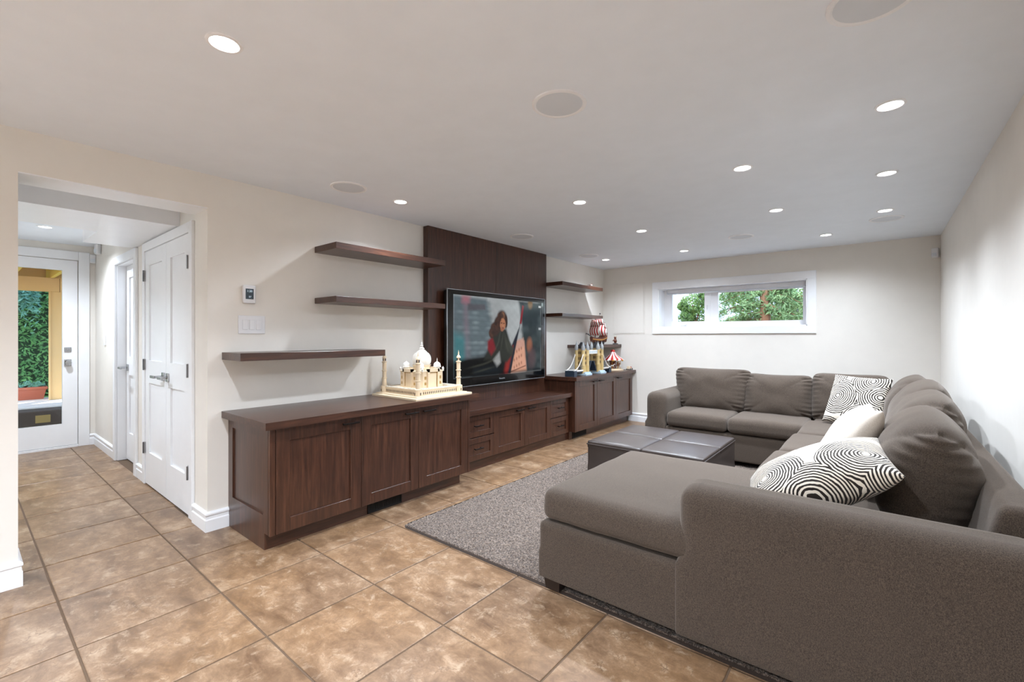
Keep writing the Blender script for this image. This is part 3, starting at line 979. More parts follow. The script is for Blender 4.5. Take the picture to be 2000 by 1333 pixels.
# floating shelves
def shelf(y0, y1, zt, th, label, x0=0.0):
    return tag(build('floating_shelf', RB((x0, y0, zt - th), (0.327, y1, zt), 0.002, 1), wood_y, loc=(0.16, (y0 + y1) / 2, zt - th)), label, 'shelf', 'floating wall shelves')
for y0, y1, zt, th, lab in (
        (1.842, 2.966, 2.061, 0.050, 'highest dark wood floating shelf left of the wood panel'),
        (1.842, 2.966, 1.645, 0.046, 'middle dark wood floating shelf left of the wood panel'),
        (1.174, 2.289, 1.222, 0.052, 'lowest left floating shelf, near the light switches, above the cabinet'),
        (5.027, 6.142, 2.062, 0.050, 'highest floating shelf right of the television with a thin model on it'),
        (5.027, 6.142, 1.644, 0.043, 'bare middle floating shelf right of the television'),
        (5.666, 6.770, 1.212, 0.043, 'lowest right floating shelf in the far corner carrying the toy ship')):
    o = shelf(y0, y1, zt, th, lab)
for o in [q for q in COL.objects if q.name.startswith('floating_shelf')]:
    pass

# ------------------------------------------------------------------ television
TX = 0.17
TY0_, TY1_, TZ0, TZ1 = 3.136, 4.848, 0.803, 1.822
tv = thing('television', 'large flat black television mounted on the dark wood panel', 'television', (0.1, 3.99, TZ0))
build('housing', RB((0.105, TY0_ + 0.01, TZ0 + 0.01), (TX - 0.008, TY1_ - 0.01, TZ1 - 0.01), 0.012), black_metal, tv)
build('edge_trim', ring(MB(), TY0_, TY1_, TZ0, TZ1, TY0_ + 0.008, TY1_ - 0.008, TZ0 + 0.008, TZ1 - 0.008, TX - 0.014, TX).xf(Matrix(((0, 1, 0, 0), (1, 0, 0, 0), (0, 0, 1, 0), (0, 0, 0, 1)))), tv_edge, tv)
SY0, SY1, SZ0, SZ1 = 3.218, 4.770, 0.895, 1.768
bz = build('bezel', ring(MB(), TY0_ + 0.006, TY1_ - 0.006, TZ0 + 0.006, TZ1 - 0.006, SY0, SY1, SZ0, SZ1, TX - 0.012, TX + 0.001).xf(Matrix(((0, 1, 0, 0), (1, 0, 0, 0), (0, 0, 1, 0), (0, 0, 0, 1)))), black_gloss, tv)
build('brand_lettering', text_mb('Panasonic', 0.026, (TX + 0.0015, 3.99, 0.852), (0, 1, 0), (0, 0, 1), 0.0006), tv_edge, bz)
build('wall_bracket', B((0.073, 3.6, 1.1), (0.106, 4.4, 1.5)), black_metal, tv)
# picture on the screen: painted per vertex (blurred city street, a person in a dark coat)
NXP, NYP = 300, 170
uu, vv = np.meshgrid(np.linspace(0, 1, NXP), np.linspace(0, 1, NYP), indexing='xy')   # v = 0 at the top
img = np.zeros((NYP, NXP, 3))
def C3(r, g, b_):
    return np.array(s2l((r / 255, g / 255, b_ / 255)))
def lay(mask, col):
    global img
    m = np.clip(mask, 0, 1)[..., None]
    img = img * (1 - m) + m * col
def poly(pts, soft=0.004):
    """soft mask of a polygon given in (u,v)"""
    inside = np.zeros_like(uu, dtype=bool)
    dist = np.full_like(uu, 9.0)
    n = len(pts)
    asp = 1.78
    for i in range(n):
        x0, y0 = pts[i]
        x1, y1 = pts[(i + 1) % n]
        cond = ((y0 > vv) != (y1 > vv))
        if y1 != y0:
            inside ^= cond & (uu < (x1 - x0) * (vv - y0) / (y1 - y0) + x0)
        dx, dy = (x1 - x0) * asp, (y1 - y0)
        t = np.clip(((uu - x0) * asp * dx + (vv - y0) * dy) / (dx * dx + dy * dy + 1e-9), 0, 1)
        d = np.hypot((uu - x0) * asp - t * dx, (vv - y0) - t * dy)
        dist = np.minimum(dist, d)
    sd = np.where(inside, dist, -dist)
    return np.clip(sd / soft * 0.5 + 0.5, 0, 1)
def ell(cx, cy, rx, ry, soft=0.15):
    d = np.hypot((uu - cx) / rx, (vv - cy) / ry)
    return np.clip((1 - d) / soft + 0.5, 0, 1)
rng = np.random.default_rng(3)
sky = np.stack([0.30 + 0.10 * (1 - vv) + 0.05 * np.sin(uu * 9 + vv * 5)] * 3, -1) * np.array([0.94, 1.0, 1.02])
img = sky.copy()
# left tower, storeys
lay(poly([(0, 0), (0.33, 0.02), (0.38, 0.35), (0.44, 1.0), (0, 1)], 0.03), C3(104, 116, 122))
for q in range(15):
    v0 = 0.03 + q * 0.062
    lay(poly([(0.0, v0), (0.36 + q * 0.006, v0 + 0.02), (0.36 + q * 0.006, v0 + 0.045), (0.0, v0 + 0.03)], 0.035) * 0.65, C3(62, 74, 82))
    for w_ in range(5):
        lay(ell(0.06 + w_ * 0.075 + rng.uniform(-.01, .01), v0 + 0.05, 0.030, 0.020, 1.2) * 0.30, C3(*(rng.integers(60, 170, 1)[0] + np.array([0, 18, 20]))))
lay(poly([(0, 0.45), (0.13, 0.5), (0.13, 0.88), (0, 0.9)], 0.06) * 0.75, C3(56, 120, 126))
lay(poly([(0.09, 0.0), (0.16, 0.0), (0.15, 0.10), (0.085, 0.08)], 0.04) * 0.8, C3(170, 104, 116))
lay(poly([(0.10, 0.08), (0.135, 0.08), (0.16, 0.95), (0.12, 0.95)], 0.04) * 0.45, C3(136, 106, 120))
lay(poly([(0.14, 0.10), (0.31, 0.09), (0.32, 0.16), (0.14, 0.18)], 0.015), C3(84, 84, 90))
# right dark facade
lay(poly([(0.70, 0), (1, 0), (1, 1), (0.80, 1), (0.76, 0.55), (0.73, 0.25)], 0.03), C3(40, 50, 54))
for q in range(26):
    cx_, cy_ = rng.uniform(0.76, 1.0), rng.uniform(0.02, 0.95)
    g_ = rng.integers(20, 76)
    lay(ell(cx_, cy_, rng.uniform(.02, .06), rng.uniform(.03, .10), 1.0) * 0.7, C3(g_, g_ + 12, g_ + 14))
lay(ell(0.85, 0.03, 0.03, 0.07, 0.7), C3(120, 92, 60))
lay(ell(0.84, 0.62, 0.035, 0.10, 0.8) * 0.9, C3(150, 92, 66))
lay(ell(0.87, 0.80, 0.05, 0.14, 0.9) * 0.8, C3(84, 62, 66))
# warm street facade low on the right
lay(poly([(0.62, 0.62), (0.77, 0.56), (0.80, 0.98), (0.56, 1.0)], 0.02), C3(214, 158, 132))
lay(poly([(0.66, 0.56), (0.76, 0.52), (0.77, 0.64), (0.63, 0.70)], 0.02), C3(196, 150, 134))
for q in range(4):
    for w_ in range(3):
        lay(ell(0.645 + q * 0.03, 0.72 + w_ * 0.10 - q * 0.02, 0.008, 0.022, 0.9) * 0.7, C3(140, 92, 74))
lay(poly([(0.60, 0.97), (0.79, 0.90), (0.79, 0.915), (0.60, 0.985)], 0.006), C3(120, 74, 60))
# steel beam sweeping up to the right
lay(poly([(0.745, 0.02), (0.775, 0.06), (0.70, 0.44), (0.60, 1.0), (0.50, 1.0), (0.62, 0.60), (0.71, 0.36)], 0.01), C3(24, 28, 42))
lay(poly([(0.745, 0.06), (0.768, 0.07), (0.735, 0.32), (0.712, 0.32)], 0.008), C3(128, 24, 34))
lay(poly([(0.585, 0.66), (0.635, 0.62), (0.565, 1.0), (0.47, 1.0)], 0.02), C3(140, 34, 28))
# dark coat spreading low on the left
lay(poly([(0.0, 0.80), (0.14, 0.76), (0.30, 0.74), (0.44, 0.62), (0.56, 0.74), (0.52, 1.0), (0.0, 1.0)], 0.03), C3(14, 15, 15))
lay(poly([(0.40, 0.42), (0.46, 0.36), (0.55, 0.40), (0.60, 0.60), (0.63, 0.74), (0.56, 0.84), (0.40, 0.80), (0.30, 0.80), (0.37, 0.58)], 0.02), C3(38, 40, 34))
lay(poly([(0.53, 0.46), (0.58, 0.56), (0.64, 0.66), (0.61, 0.76), (0.54, 0.66)], 0.02), C3(52, 54, 46))
lay(poly([(0.34, 0.56), (0.39, 0.50), (0.43, 0.66), (0.38, 0.74), (0.34, 0.66)], 0.02), C3(120, 26, 34))
lay(poly([(0.40, 0.80), (0.47, 0.70), (0.485, 0.84), (0.44, 0.90)], 0.02), C3(150, 152, 152))
lay(poly([(0.20, 0.90), (0.42, 0.86), (0.52, 1.0), (0.18, 1.0)], 0.04), C3(26, 32, 36))
# head turned to the viewer, long wavy brown hair
for hx_, hy_, rx_, ry_ in ((0.50, 0.25, 0.055, 0.10), (0.46, 0.33, 0.05, 0.10), (0.42, 0.40, 0.05, 0.09), (0.385, 0.46, 0.03, 0.06), (0.44, 0.38, 0.05, 0.07), (0.545, 0.30, 0.02, 0.09)):
    lay(ell(hx_, hy_, rx_, ry_, 0.35), C3(58, 38, 30))
lay(ell(0.512, 0.22, 0.018, 0.05, 0.8) * 0.7, C3(140, 96, 66))
lay(ell(0.508, 0.335, 0.033, 0.080, 0.2), C3(168, 112, 82))
lay(ell(0.500, 0.40, 0.018, 0.03, 0.5), C3(150, 96, 70))
lay(ell(0.495, 0.318, 0.008, 0.007, 0.6), C3(40, 26, 22))
lay(ell(0.522, 0.322, 0.007, 0.007, 0.6), C3(40, 26, 22))
lay(ell(0.512, 0.385, 0.009, 0.007, 0.6), C3(110, 52, 50))
lay(ell(0.511, 0.352, 0.004, 0.012, 0.6), C3(196, 140, 108))
# broad tonal variation so that no area is flat
tn = sum(np.sin(uu * fx_ + vv * fy2 + ph) for fx_, fy2, ph in ((23, 11, .3), (41, -29, 1.1), (-17, 37, 2.0), (71, 53, .7), (-97, 61, 1.9)))
img = img * np.clip(1 + 0.018 * tn + rng.normal(0, 0.025, uu.shape), 0.5, 1.5)[..., None]
# folds of the coat
for fx_, fy2, ln_, an_ in ((0.47, 0.50, 0.10, 1.9), (0.50, 0.56, 0.12, 1.8), (0.44, 0.62, 0.10, 2.2), (0.55, 0.60, 0.09, 1.2), (0.36, 0.82, 0.14, 2.9), (0.24, 0.86, 0.16, 3.0), (0.30, 0.92, 0.18, 3.0)):
    c_, s_ = math.cos(an_), math.sin(an_)
    d_ = np.exp(-((((uu - fx_) * 1.78) * s_ - (vv - fy2) * c_) / 0.012) ** 2 - ((((uu - fx_) * 1.78) * c_ + (vv - fy2) * s_) / ln_) ** 2)
    lay(d_ * 0.5, C3(74, 76, 66))
# loose curls
for q in range(46):
    t_ = rng.uniform(0, 1)
    cx_, cy_ = 0.50 - 0.12 * t_ + rng.normal(0, .012), 0.20 + 0.27 * t_ + rng.normal(0, .02)
    if (cx_ - 0.508) ** 2 / 0.033 ** 2 + (cy_ - 0.335) ** 2 / 0.08 ** 2 < 1.1:
        continue
    g_ = rng.integers(0, 40)
    lay(ell(cx_, cy_, 0.014, 0.024, 0.7) * 0.7, C3(44 + g_, 28 + g_ * .7, 22 + g_ * .5))
# screen readouts
lay(poly([(0.965, 0.05), (1.0, 0.05), (1.0, 0.075), (0.965, 0.075)], 0.006), C3(210, 214, 214))
lay(poly([(0.965, 0.37), (1.0, 0.37), (1.0, 0.40), (0.965, 0.40)], 0.006), C3(180, 186, 188))
lay(poly([(0, 0.96), (1, 0.96), (1, 1.0), (0, 1.0)], 0.02) * 0.6, C3(8, 9, 10))
vs = np.stack([np.full(NXP * NYP, TX - 0.004 - 0.17 + 0.07), (SY0 + (SY1 - SY0) * uu).ravel() - 3.99, (SZ1 - (SZ1 - SZ0) * vv).ravel() - TZ0], -1)
ii = np.arange(NXP * NYP).reshape(NYP, NXP)
fs = np.stack([ii[:-1, :-1], ii[1:, :-1], ii[1:, 1:], ii[:-1, 1:]], -1).reshape(-1, 4)
me = bpy.data.meshes.new('screen')
me.from_pydata(vs.tolist(), [], fs.tolist())
ca = me.color_attributes.new('picture', 'FLOAT_COLOR', 'POINT')
ca.data.foreach_set('color', np.concatenate([img.reshape(-1, 3), np.ones((NXP * NYP, 1))], 1).astype(np.float32).ravel())
k = NT('screen_picture')
at = k.n('ShaderNodeAttribute', attribute_name='picture')
k.base((0.004, 0.004, 0.004, 1))
k.set(Roughness=0.12, Specular_IOR_Level=0.12)
k.l(at.outputs['Color'], k.b.inputs['Emission Color'])
k.b.inputs['Emission Strength'].default_value = 0.50
me.materials.append(k.m)
o = bpy.data.objects.new('screen', me)
COL.objects.link(o)
o.parent = tv
o['label'] = 'lit screen showing a blurred city scene with a person in a dark coat'

# ------------------------------------------------------------------ rug
RX0, RX1, RY0, RY1 = 0.962, 3.45, 1.975, 5.55
rug = thing('area_rug', 'grey brown flecked pile area rug under the sofa and ottoman', 'rug', ((RX0 + RX1) / 2, (RY0 + RY1) / 2, 0))
nx, ny = 250, 300
gx = np.linspace(RX0 + 0.012, RX1 - 0.012, nx)
gy = RY0 + 0.012 + (RY1 - RY0 - 0.024) * np.linspace(0, 1, ny) ** 1.25
X, Y = np.meshgrid(gx, gy, indexing='ij')
rr_ = np.random.default_rng(5)
Z = 0.009 + rr_.uniform(0, 0.011, X.shape)
X = X + rr_.uniform(-0.0025, 0.0025, X.shape)
Y = Y + rr_.uniform(-0.0025, 0.0025, X.shape)
# rounded corner near the camera
cr = 0.05
dx, dy = np.clip(RX0 + cr - X, 0, None), np.clip(RY0 + cr - Y, 0, None)
dd = np.hypot(dx, dy)
sc_ = np.where((dx > 0) & (dy > 0) & (dd > cr), cr / np.maximum(dd, 1e-6), 1.0)
X = np.where(sc_ < 1, RX0 + cr - dx * sc_, X)
Y = np.where(sc_ < 1, RY0 + cr - dy * sc_, Y)
edge = np.zeros_like(X, dtype=bool)
edge[0, :] = edge[-1, :] = edge[:, 0] = edge[:, -1] = True
Z[edge] = 0.004
ii = np.arange(nx * ny).reshape(nx, ny)
fs = np.stack([ii[:-1, :-1], ii[1:, :-1], ii[1:, 1:], ii[:-1, 1:]], -1).reshape(-1, 4)
mb = MB()
mb.v = np.stack([X.ravel(), Y.ravel(), Z.ravel()], -1).tolist()
mb.f = fs.tolist()
mb.mi = [0] * len(mb.f)
o = build('pile', mb, rug_m, rug, smooth='all', recalc=False)
o['kind'] = 'stuff'
path = []
for q in range(7):
    a = PI + PI / 2 * q / 6
    path.append((RX0 + cr + cr * math.cos(a), RY0 + cr + cr * math.sin(a)))
path += [(RX1, RY0), (RX1, RY1), (RX0, RY1)]
pv = [(p[0], p[1], 0.001) for p in path] + [(p[0] + (0.010 if p[0] < 2 else -0.010), p[1] + (0.010 if p[1] < 3 else -0.010), 0.012) for p in path]
pn = len(path)
build('binding', MB().add(pv, [(i, (i + 1) % pn, pn + (i + 1) % pn, pn + i) for i in range(pn)] + [list(range(pn))]), rug_edge_m, rug)

# ------------------------------------------------------------------ sectional sofa
sofa = thing('sectional_sofa', 'large U-shaped grey brown tweed sectional sofa with chaise', 'sofa', (3.2, 3.9, 0))
def sb(name, lo, hi, r, m=sofa_m, **kw):
    return build(name, softbox(lo, hi, r, **kw), m, sofa, smooth='all')
# chaise
sb('base', (2.165, 1.935, 0.072), (3.84, 3.02, 0.365), 0.03, rb=0.012)
sb('seat_cushion', (2.175, 1.945, 0.372), (3.60, 3.03, 0.535), 0.055, sofa_cush_m, rb=0.05, crown=(0.0, 0.012, 0.012), nm=14, wob=0.004, seed=2.0)
sb('arm', (2.885, 1.925, 0.068), (3.985, 2.165, 0.705), 0.085, rb=0.012, crown=(0, 0.008, 0.0), nm=12)
# right run
sb('base', (2.93, 3.02, 0.072), (3.84, 5.10, 0.345), 0.03, rb=0.012)
for q, (a, b_) in enumerate(((3.035, 3.83), (3.835, 4.59), (4.595, 5.38))):
    sb('seat_cushion', (2.945 + 0.02 * q, a, 0.352), (3.66, b_, 0.502), 0.05, sofa_cush_m, crown=(0.006, 0.0, 0.016), nm=10, wob=0.004, seed=5.0 + q)
fr_mb = softbox((3.78, 2.172, 0.072), (3.985, 6.0, 0.772), 0.04, rb=0.012, nm=14)
fr_mb.v = [(x_ + 0.24 * max(0, z_ - 0.40) * (3.985 - x_) / 0.205, y_, z_) for x_, y_, z_ in fr_mb.v]
build('back_frame', fr_mb, sofa_m, sofa, smooth='all')
# run along the far wall
sb('base', (1.66, 5.0, 0.065), (3.84, 5.98, 0.335), 0.03, rb=0.012)
sb('arm', (1.468, 4.985, 0.06), (1.705, 5.98, 0.705), 0.085, rb=0.012, nm=10)
sb('seat_cushion', (1.712, 4.975, 0.343), (2.337, 5.60, 0.500), 0.05, sofa_cush_m, crown=(0, 0.008, 0.016), wob=0.004, seed=9.0)
sb('seat_cushion', (2.343, 4.975, 0.343), (3.02, 5.60, 0.500), 0.05, sofa_cush_m, crown=(0, 0.008, 0.016), wob=0.004, seed=11.0)
sb('seat_cushion', (3.026, 5.385, 0.343), (3.66, 5.62, 0.495), 0.05, sofa_cush_m, crown=(0, 0, 0.012), wob=0.003, seed=12.0)
sb('back_frame', (1.66, 5.82, 0.065), (3.985, 5.985, 0.76), 0.06, rb=0.012, nm=14)
# back cushions
def back_cushion(center, w, h, t, ux, uy, seed, sag=0.0, m=sofa_cush_m, flare=0.0, au=3.2, av=3.2, e=0.5):
    mb = weld(pillow(w, h, t, a=au, av=av, e=e, pinch=0.01, n=44, wr=0.016, seed=seed, gather=0.022, rk=7.0))
    if sag or flare:
        out = []
        for (x_, y_, z_) in mb.v:
            u_, v_ = x_ / (w / 2), y_ / (h / 2)
            y2 = y_ - sag * (1 - u_ * u_) * max(0, v_)
            x2 = x_ * (1 + flare * v_)
            out.append((x2, y2, z_))
        mb.v = out
    mb.xf(frame_mat(center, ux, uy))
    return build('back_cushion', mb, m, sofa, smooth='all')
# far run, facing the camera (-y), leaning back
lean = (0.0, 0.22, 0.97)
back_cushion((2.02, 5.60, 0.715), 0.80, 0.52, 0.30, (1, 0, 0), lean, 1.0, 0.015, flare=0.10)
back_cushion((2.695, 5.62, 0.690), 0.66, 0.50, 0.29, (1, 0, 0), lean, 2.0, 0.02)
back_cushion((3.325, 5.62, 0.710), 0.64, 0.52, 0.30, (1, 0, 0), lean, 3.0, 0.01)
# right run, facing -x, leaning towards the wall
back_cushion((3.705, 2.80, 0.715), 0.84, 0.52, 0.36, (0, 1, 0), (0.14, 0, 0.99), 4.0, -0.03, au=5.0, av=2.1, e=0.60)
back_cushion((3.745, 3.60, 0.735), 0.80, 0.54, 0.34, (0, 1, 0), (0.30, 0, 0.95), 5.0, -0.02, au=5.0, av=2.1, e=0.60)
back_cushion((3.765, 4.38, 0.745), 0.80, 0.54, 0.33, (0, 1, 0), (0.34, 0, 0.94), 6.0, -0.02, au=5.0, av=2.1, e=0.60)
back_cushion((3.745, 5.12, 0.735), 0.72, 0.54, 0.32, (0, 1, 0), (0.28, 0, 0.96), 7.0, -0.01, au=5.0, av=2.1, e=0.60)
# feet
for fx, fy_ in ((2.24, 2.0), (2.24, 2.94), (3.90, 2.0), (1.53, 5.05), (1.53, 5.90), (2.98, 3.9), (3.90, 5.9)):
    build('foot', MB().add([(fx - 0.05, fy_ - 0.05, 0.085), (fx + 0.05, fy_ - 0.05, 0.085), (fx + 0.05, fy_ + 0.05, 0.085), (fx - 0.05, fy_ + 0.05, 0.085),
                            (fx - 0.04, fy_ - 0.04, 0.012), (fx + 0.04, fy_ - 0.04, 0.012), (fx + 0.04, fy_ + 0.04, 0.012), (fx - 0.04, fy_ + 0.04, 0.012)],
                           [(0, 1, 2, 3), (7, 6, 5, 4), (0, 4, 5, 1), (1, 5, 6, 2), (2, 6, 7, 3), (3, 7, 4, 0)]), foot_wood, sofa)

# throw pillows
def throw(label, center, w, h, t, ux, uy, m, seed, pinch=0.08):
    mb = weld(pillow(w, h, t, a=2.3, e=0.5, pinch=pinch, n=36, wr=0.012, seed=seed))
    o = tag(build('throw_pillow', mb, m, smooth='all'), label, 'pillow', 'throw pillows on the sectional')
    o.matrix_world = frame_mat(center, ux, uy)
    return o
throw('cream pillow with brown ring print lying against the nearest sofa arm', (3.335, 2.42, 0.700), 0.59, 0.46, 0.23, (0.86, 0.10, 0.46), (-0.10, 0.98, 0.16), ring_m2, 1.5, 0.04)
throw('plain cream cotton pillow between the two ring-print pillows', (3.425, 3.03, 0.755), 0.48, 0.46, 0.20, (0.50, 0.10, 0.86), (-0.10, 1, 0.0), cream_m, 6.5)
throw('cream pillow with brown ring print leaning in the far sofa corner', (3.39, 5.20, 0.745), 0.47, 0.48, 0.15, (0.90, -0.42, -0.02), (0.25, 0.36, 0.90), ring_m, 9.0, 0.05)

# ------------------------------------------------------------------ ottoman
OX0, OX1, OY0, OY1, OZ = 1.565, 2.545, 3.50, 4.44, 0.42
ot = thing('ottoman', 'square dark brown leather ottoman with a four-panel padded top', 'ottoman', (2.05, 3.97, 0))
build('body', softbox((OX0, OY0, 0.03), (OX1, OY1, 0.385), 0.022, rb=0.01, nm=6), leather_m, ot, smooth='all')
mx, my = (OX0 + OX1) / 2, (OY0 + OY1) / 2
for a, b_ in ((OX0, mx), (mx, OX1)):
    for c_, d_ in ((OY0, my), (my, OY1)):
        build('top_panel', softbox((a + 0.001, c_ + 0.001, 0.36), (b_ - 0.0005, d_ - 0.0005, OZ), 0.014, rb=0.008, crown=(0, 0, 0.012), nm=8), leather_m, ot, smooth='all')
build('piping', MB().tube([(OX0, OY0, 0.392), (OX1, OY0, 0.392), (OX1, OY1, 0.392), (OX0, OY1, 0.392), (OX0, OY0, 0.392)], 0.006), leather_m, ot)
for fx in (OX0 + 0.07, OX1 - 0.07):
    for fy_ in (OY0 + 0.07, OY1 - 0.07):
        build('foot', B((fx - 0.03, fy_ - 0.03, 0.012), (fx + 0.03, fy_ + 0.03, 0.04)), foot_wood, ot)

# ------------------------------------------------------------------ toy palace
px, py, pz = 0.362, 2.650, 0.811
pal = thing('toy_palace', 'cream toy-brick model of a domed palace with four minarets', 'toy model', (px, py, pz))
build('base_plate', MB().rbox((px - 0.285, py - 0.325, pz), (px + 0.322, py + 0.315, pz + 0.018), 0.003).rbox((px - 0.285, py - 0.285, pz + 0.018), (px + 0.285, py + 0.285, pz + 0.026), 0.002), toy_sand, pal)
q0, q1, R_ = pz + 0.026, pz + 0.078, 0.235
tr = build('terrace', MB().rbox((px - R_, py - R_, q0), (px + R_, py + R_, q1 - 0.006), 0.002).rbox((px - R_ - 0.006, py - R_ - 0.006, q1 - 0.010), (px + R_ + 0.006, py + R_ + 0.006, q1), 0.002), toy_sand, pal)
mb, mc = MB(), MB()
for i in range(22):
    s = -R_ + 0.018 + i * (2 * R_ - 0.036) / 21
    mb.box((px + R_ - 0.001, py + s - 0.004, q0 + 0.010), (px + R_ + 0.0015, py + s + 0.004, q0 + 0.030))
    mb.box((px + s - 0.004, py - R_ - 0.0015, q0 + 0.010), (px + s + 0.004, py - R_ + 0.001, q0 + 0.030))
    for e in (-1, 1):
        mc.box((px + e * (R_ + 0.001) - 0.004, py + s - 0.006, q1), (px + e * (R_ + 0.001) + 0.004, py + s + 0.006, q1 + 0.008))
        mc.box((px + s - 0.006, py + e * (R_ + 0.001) - 0.004, q1), (px + s + 0.006, py + e * (R_ + 0.001) + 0.004, q1 + 0.008))
build('arch_openings', mb, toy_dark, tr)
build('parapet', mc, toy_white, tr)
# main hall: octagon with recessed portals
A_, ch, zt = 0.150, 0.040, pz + 0.215
oc = [(A_, -A_ + ch), (A_, A_ - ch), (A_ - ch, A_), (-A_ + ch, A_), (-A_, A_ - ch), (-A_, -A_ + ch), (-A_ + ch, -A_), (A_ - ch, -A_)]
mb = MB().prism(oc, (px, py, q1), (px, py, zt), (1, 0, 0), (0, 1, 0))
mb.prism([(a * 1.03, b_ * 1.03) for a, b_ in oc], (px, py, zt - 0.004), (px, py, zt + 0.006), (1, 0, 0), (0, 1, 0))
hall = build('main_hall', mb, toy_sand, pal)
for sx, sy_ in ((1, 0), (-1, 0), (0, 1), (0, -1)):
    mb, mk = MB(), MB()
    def bxx(m_, a0, a1, o0, o1, z0, z1):
        if sx:
            m_.box((px + min(sx * o0, sx * o1), py + a0, z0), (px + max(sx * o0, sx * o1), py + a1, z1))
        else:
            m_.box((px + a0, py + min(sy_ * o0, sy_ * o1), z0), (px + a1, py + max(sy_ * o0, sy_ * o1), z1))
    bxx(mb, -0.064, -0.046, A_ - 0.01, A_ + 0.014, q1, zt + 0.024)
    bxx(mb, 0.046, 0.064, A_ - 0.01, A_ + 0.014, q1, zt + 0.024)
    bxx(mb, -0.064, 0.064, A_ - 0.01, A_ + 0.014, zt - 0.004, zt + 0.026)
    build('portal', mb, toy_sand, hall)
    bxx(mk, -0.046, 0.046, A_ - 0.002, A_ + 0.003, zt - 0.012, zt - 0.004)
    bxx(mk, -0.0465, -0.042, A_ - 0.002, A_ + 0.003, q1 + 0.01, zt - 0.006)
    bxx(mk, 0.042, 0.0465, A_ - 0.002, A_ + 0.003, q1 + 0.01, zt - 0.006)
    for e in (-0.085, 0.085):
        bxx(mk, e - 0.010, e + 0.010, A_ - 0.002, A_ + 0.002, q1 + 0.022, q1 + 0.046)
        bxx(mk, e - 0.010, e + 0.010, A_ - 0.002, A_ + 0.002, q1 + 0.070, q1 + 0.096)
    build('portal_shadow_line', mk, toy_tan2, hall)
def bricked(c, prof, n):
    """stepped lathe: each course is a ring of its own width"""
    st = []
    for i in range(len(prof) - 1):
        r0, z0 = prof[i]
        r1, z1 = prof[i + 1]
        st += [(max(r0, 0.0005), z0), (max(r0, 0.0005), z1)]
    st.append((0.0, prof[-1][1]))
    return MB().lathe(c, st, n)
dome_prof = []
for i in range(17):
    t_ = i / 16
    ang = -0.55 + t_ * (PI / 2 + 0.55)
    rr = 0.084 * math.cos(ang) ** (0.9 if ang > 0 else 1.0)
    zz = 0.082 * math.sin(ang) + (0.020 * max(0, t_ - 0.75) / 0.25)
    dome_prof.append((rr, zz))
dz = pz + 0.308
build('drum', MB().lathe((px, py, 0), [(0.074, zt), (0.074, dz - 0.05), (0.082, dz - 0.046), (0.082, dz - 0.038), (0.0, dz - 0.038)], 32), toy_sand, pal)
dm = build('main_dome', bricked((px, py, dz), dome_prof, 40), toy_white, pal)
build('finial', MB().lathe((px, py, dz + 0.098), [(0.022, 0.0), (0.024, 0.008), (0.016, 0.016), (0.010, 0.022), (0.013, 0.034), (0.006, 0.042), (0.008, 0.052), (0.003, 0.062), (0.0, 0.092)], 16), toy_white, dm)
for ex in (-1, 1):
    for ey in (-1, 1):
        cx_, cy_ = px + ex * 0.096, py + ey * 0.096
        o = build('small_dome', MB().lathe((cx_, cy_, zt), [(0.032, 0.0), (0.032, 0.006), (0.025, 0.008), (0.025, 0.030), (0.036, 0.034), (0.036, 0.039), (0.031, 0.042), (0.032, 0.052), (0.028, 0.064), (0.018, 0.074), (0.007, 0.080), (0.003, 0.086), (0.004, 0.094), (0.0, 0.118)], 20), toy_white, pal, smooth=True)
        cx_, cy_ = px + ex * 0.150, py + ey * 0.118
        build('pinnacle', MB().lathe((cx_, cy_, zt), [(0.008, 0.0), (0.008, 0.018), (0.012, 0.022), (0.006, 0.030), (0.0, 0.042)], 8), toy_white, pal)
        # minaret
        cx_, cy_ = px + ex * 0.232, py + ey * 0.232
        prof = [(0.034, q0 - pz), (0.034, 0.082), (0.026, 0.084), (0.020, 0.088)]
        for zb in (0.150, 0.215, 0.292):
            prof += [(0.018, zb - 0.004), (0.024, zb), (0.024, zb + 0.006), (0.0175, zb + 0.008)]
        prof += [(0.014, 0.302), (0.014, 0.328), (0.020, 0.330), (0.018, 0.338), (0.011, 0.350), (0.005, 0.358), (0.006, 0.366), (0.0, 0.402)]
        mn = build('minaret', MB().lathe((cx_, cy_, pz), prof, 16), toy_sand, pal)
        build('openings', MB().box((cx_ + 0.0135, cy_ - 0.005, pz + 0.305), (cx_ + 0.0146, cy_ + 0.006, pz + 0.326)).box((cx_ - 0.006, cy_ - 0.0146, pz + 0.305), (cx_ + 0.006, cy_ - 0.0135, pz + 0.326)).box((cx_ - 0.005, cy_ - 0.0346, pz + 0.036), (cx_ + 0.005, cy_ - 0.0335, pz + 0.058)).box((cx_ + 0.0335, cy_ - 0.005, pz + 0.036), (cx_ + 0.0346, cy_ + 0.005, pz + 0.058)), toy_dark, mn)

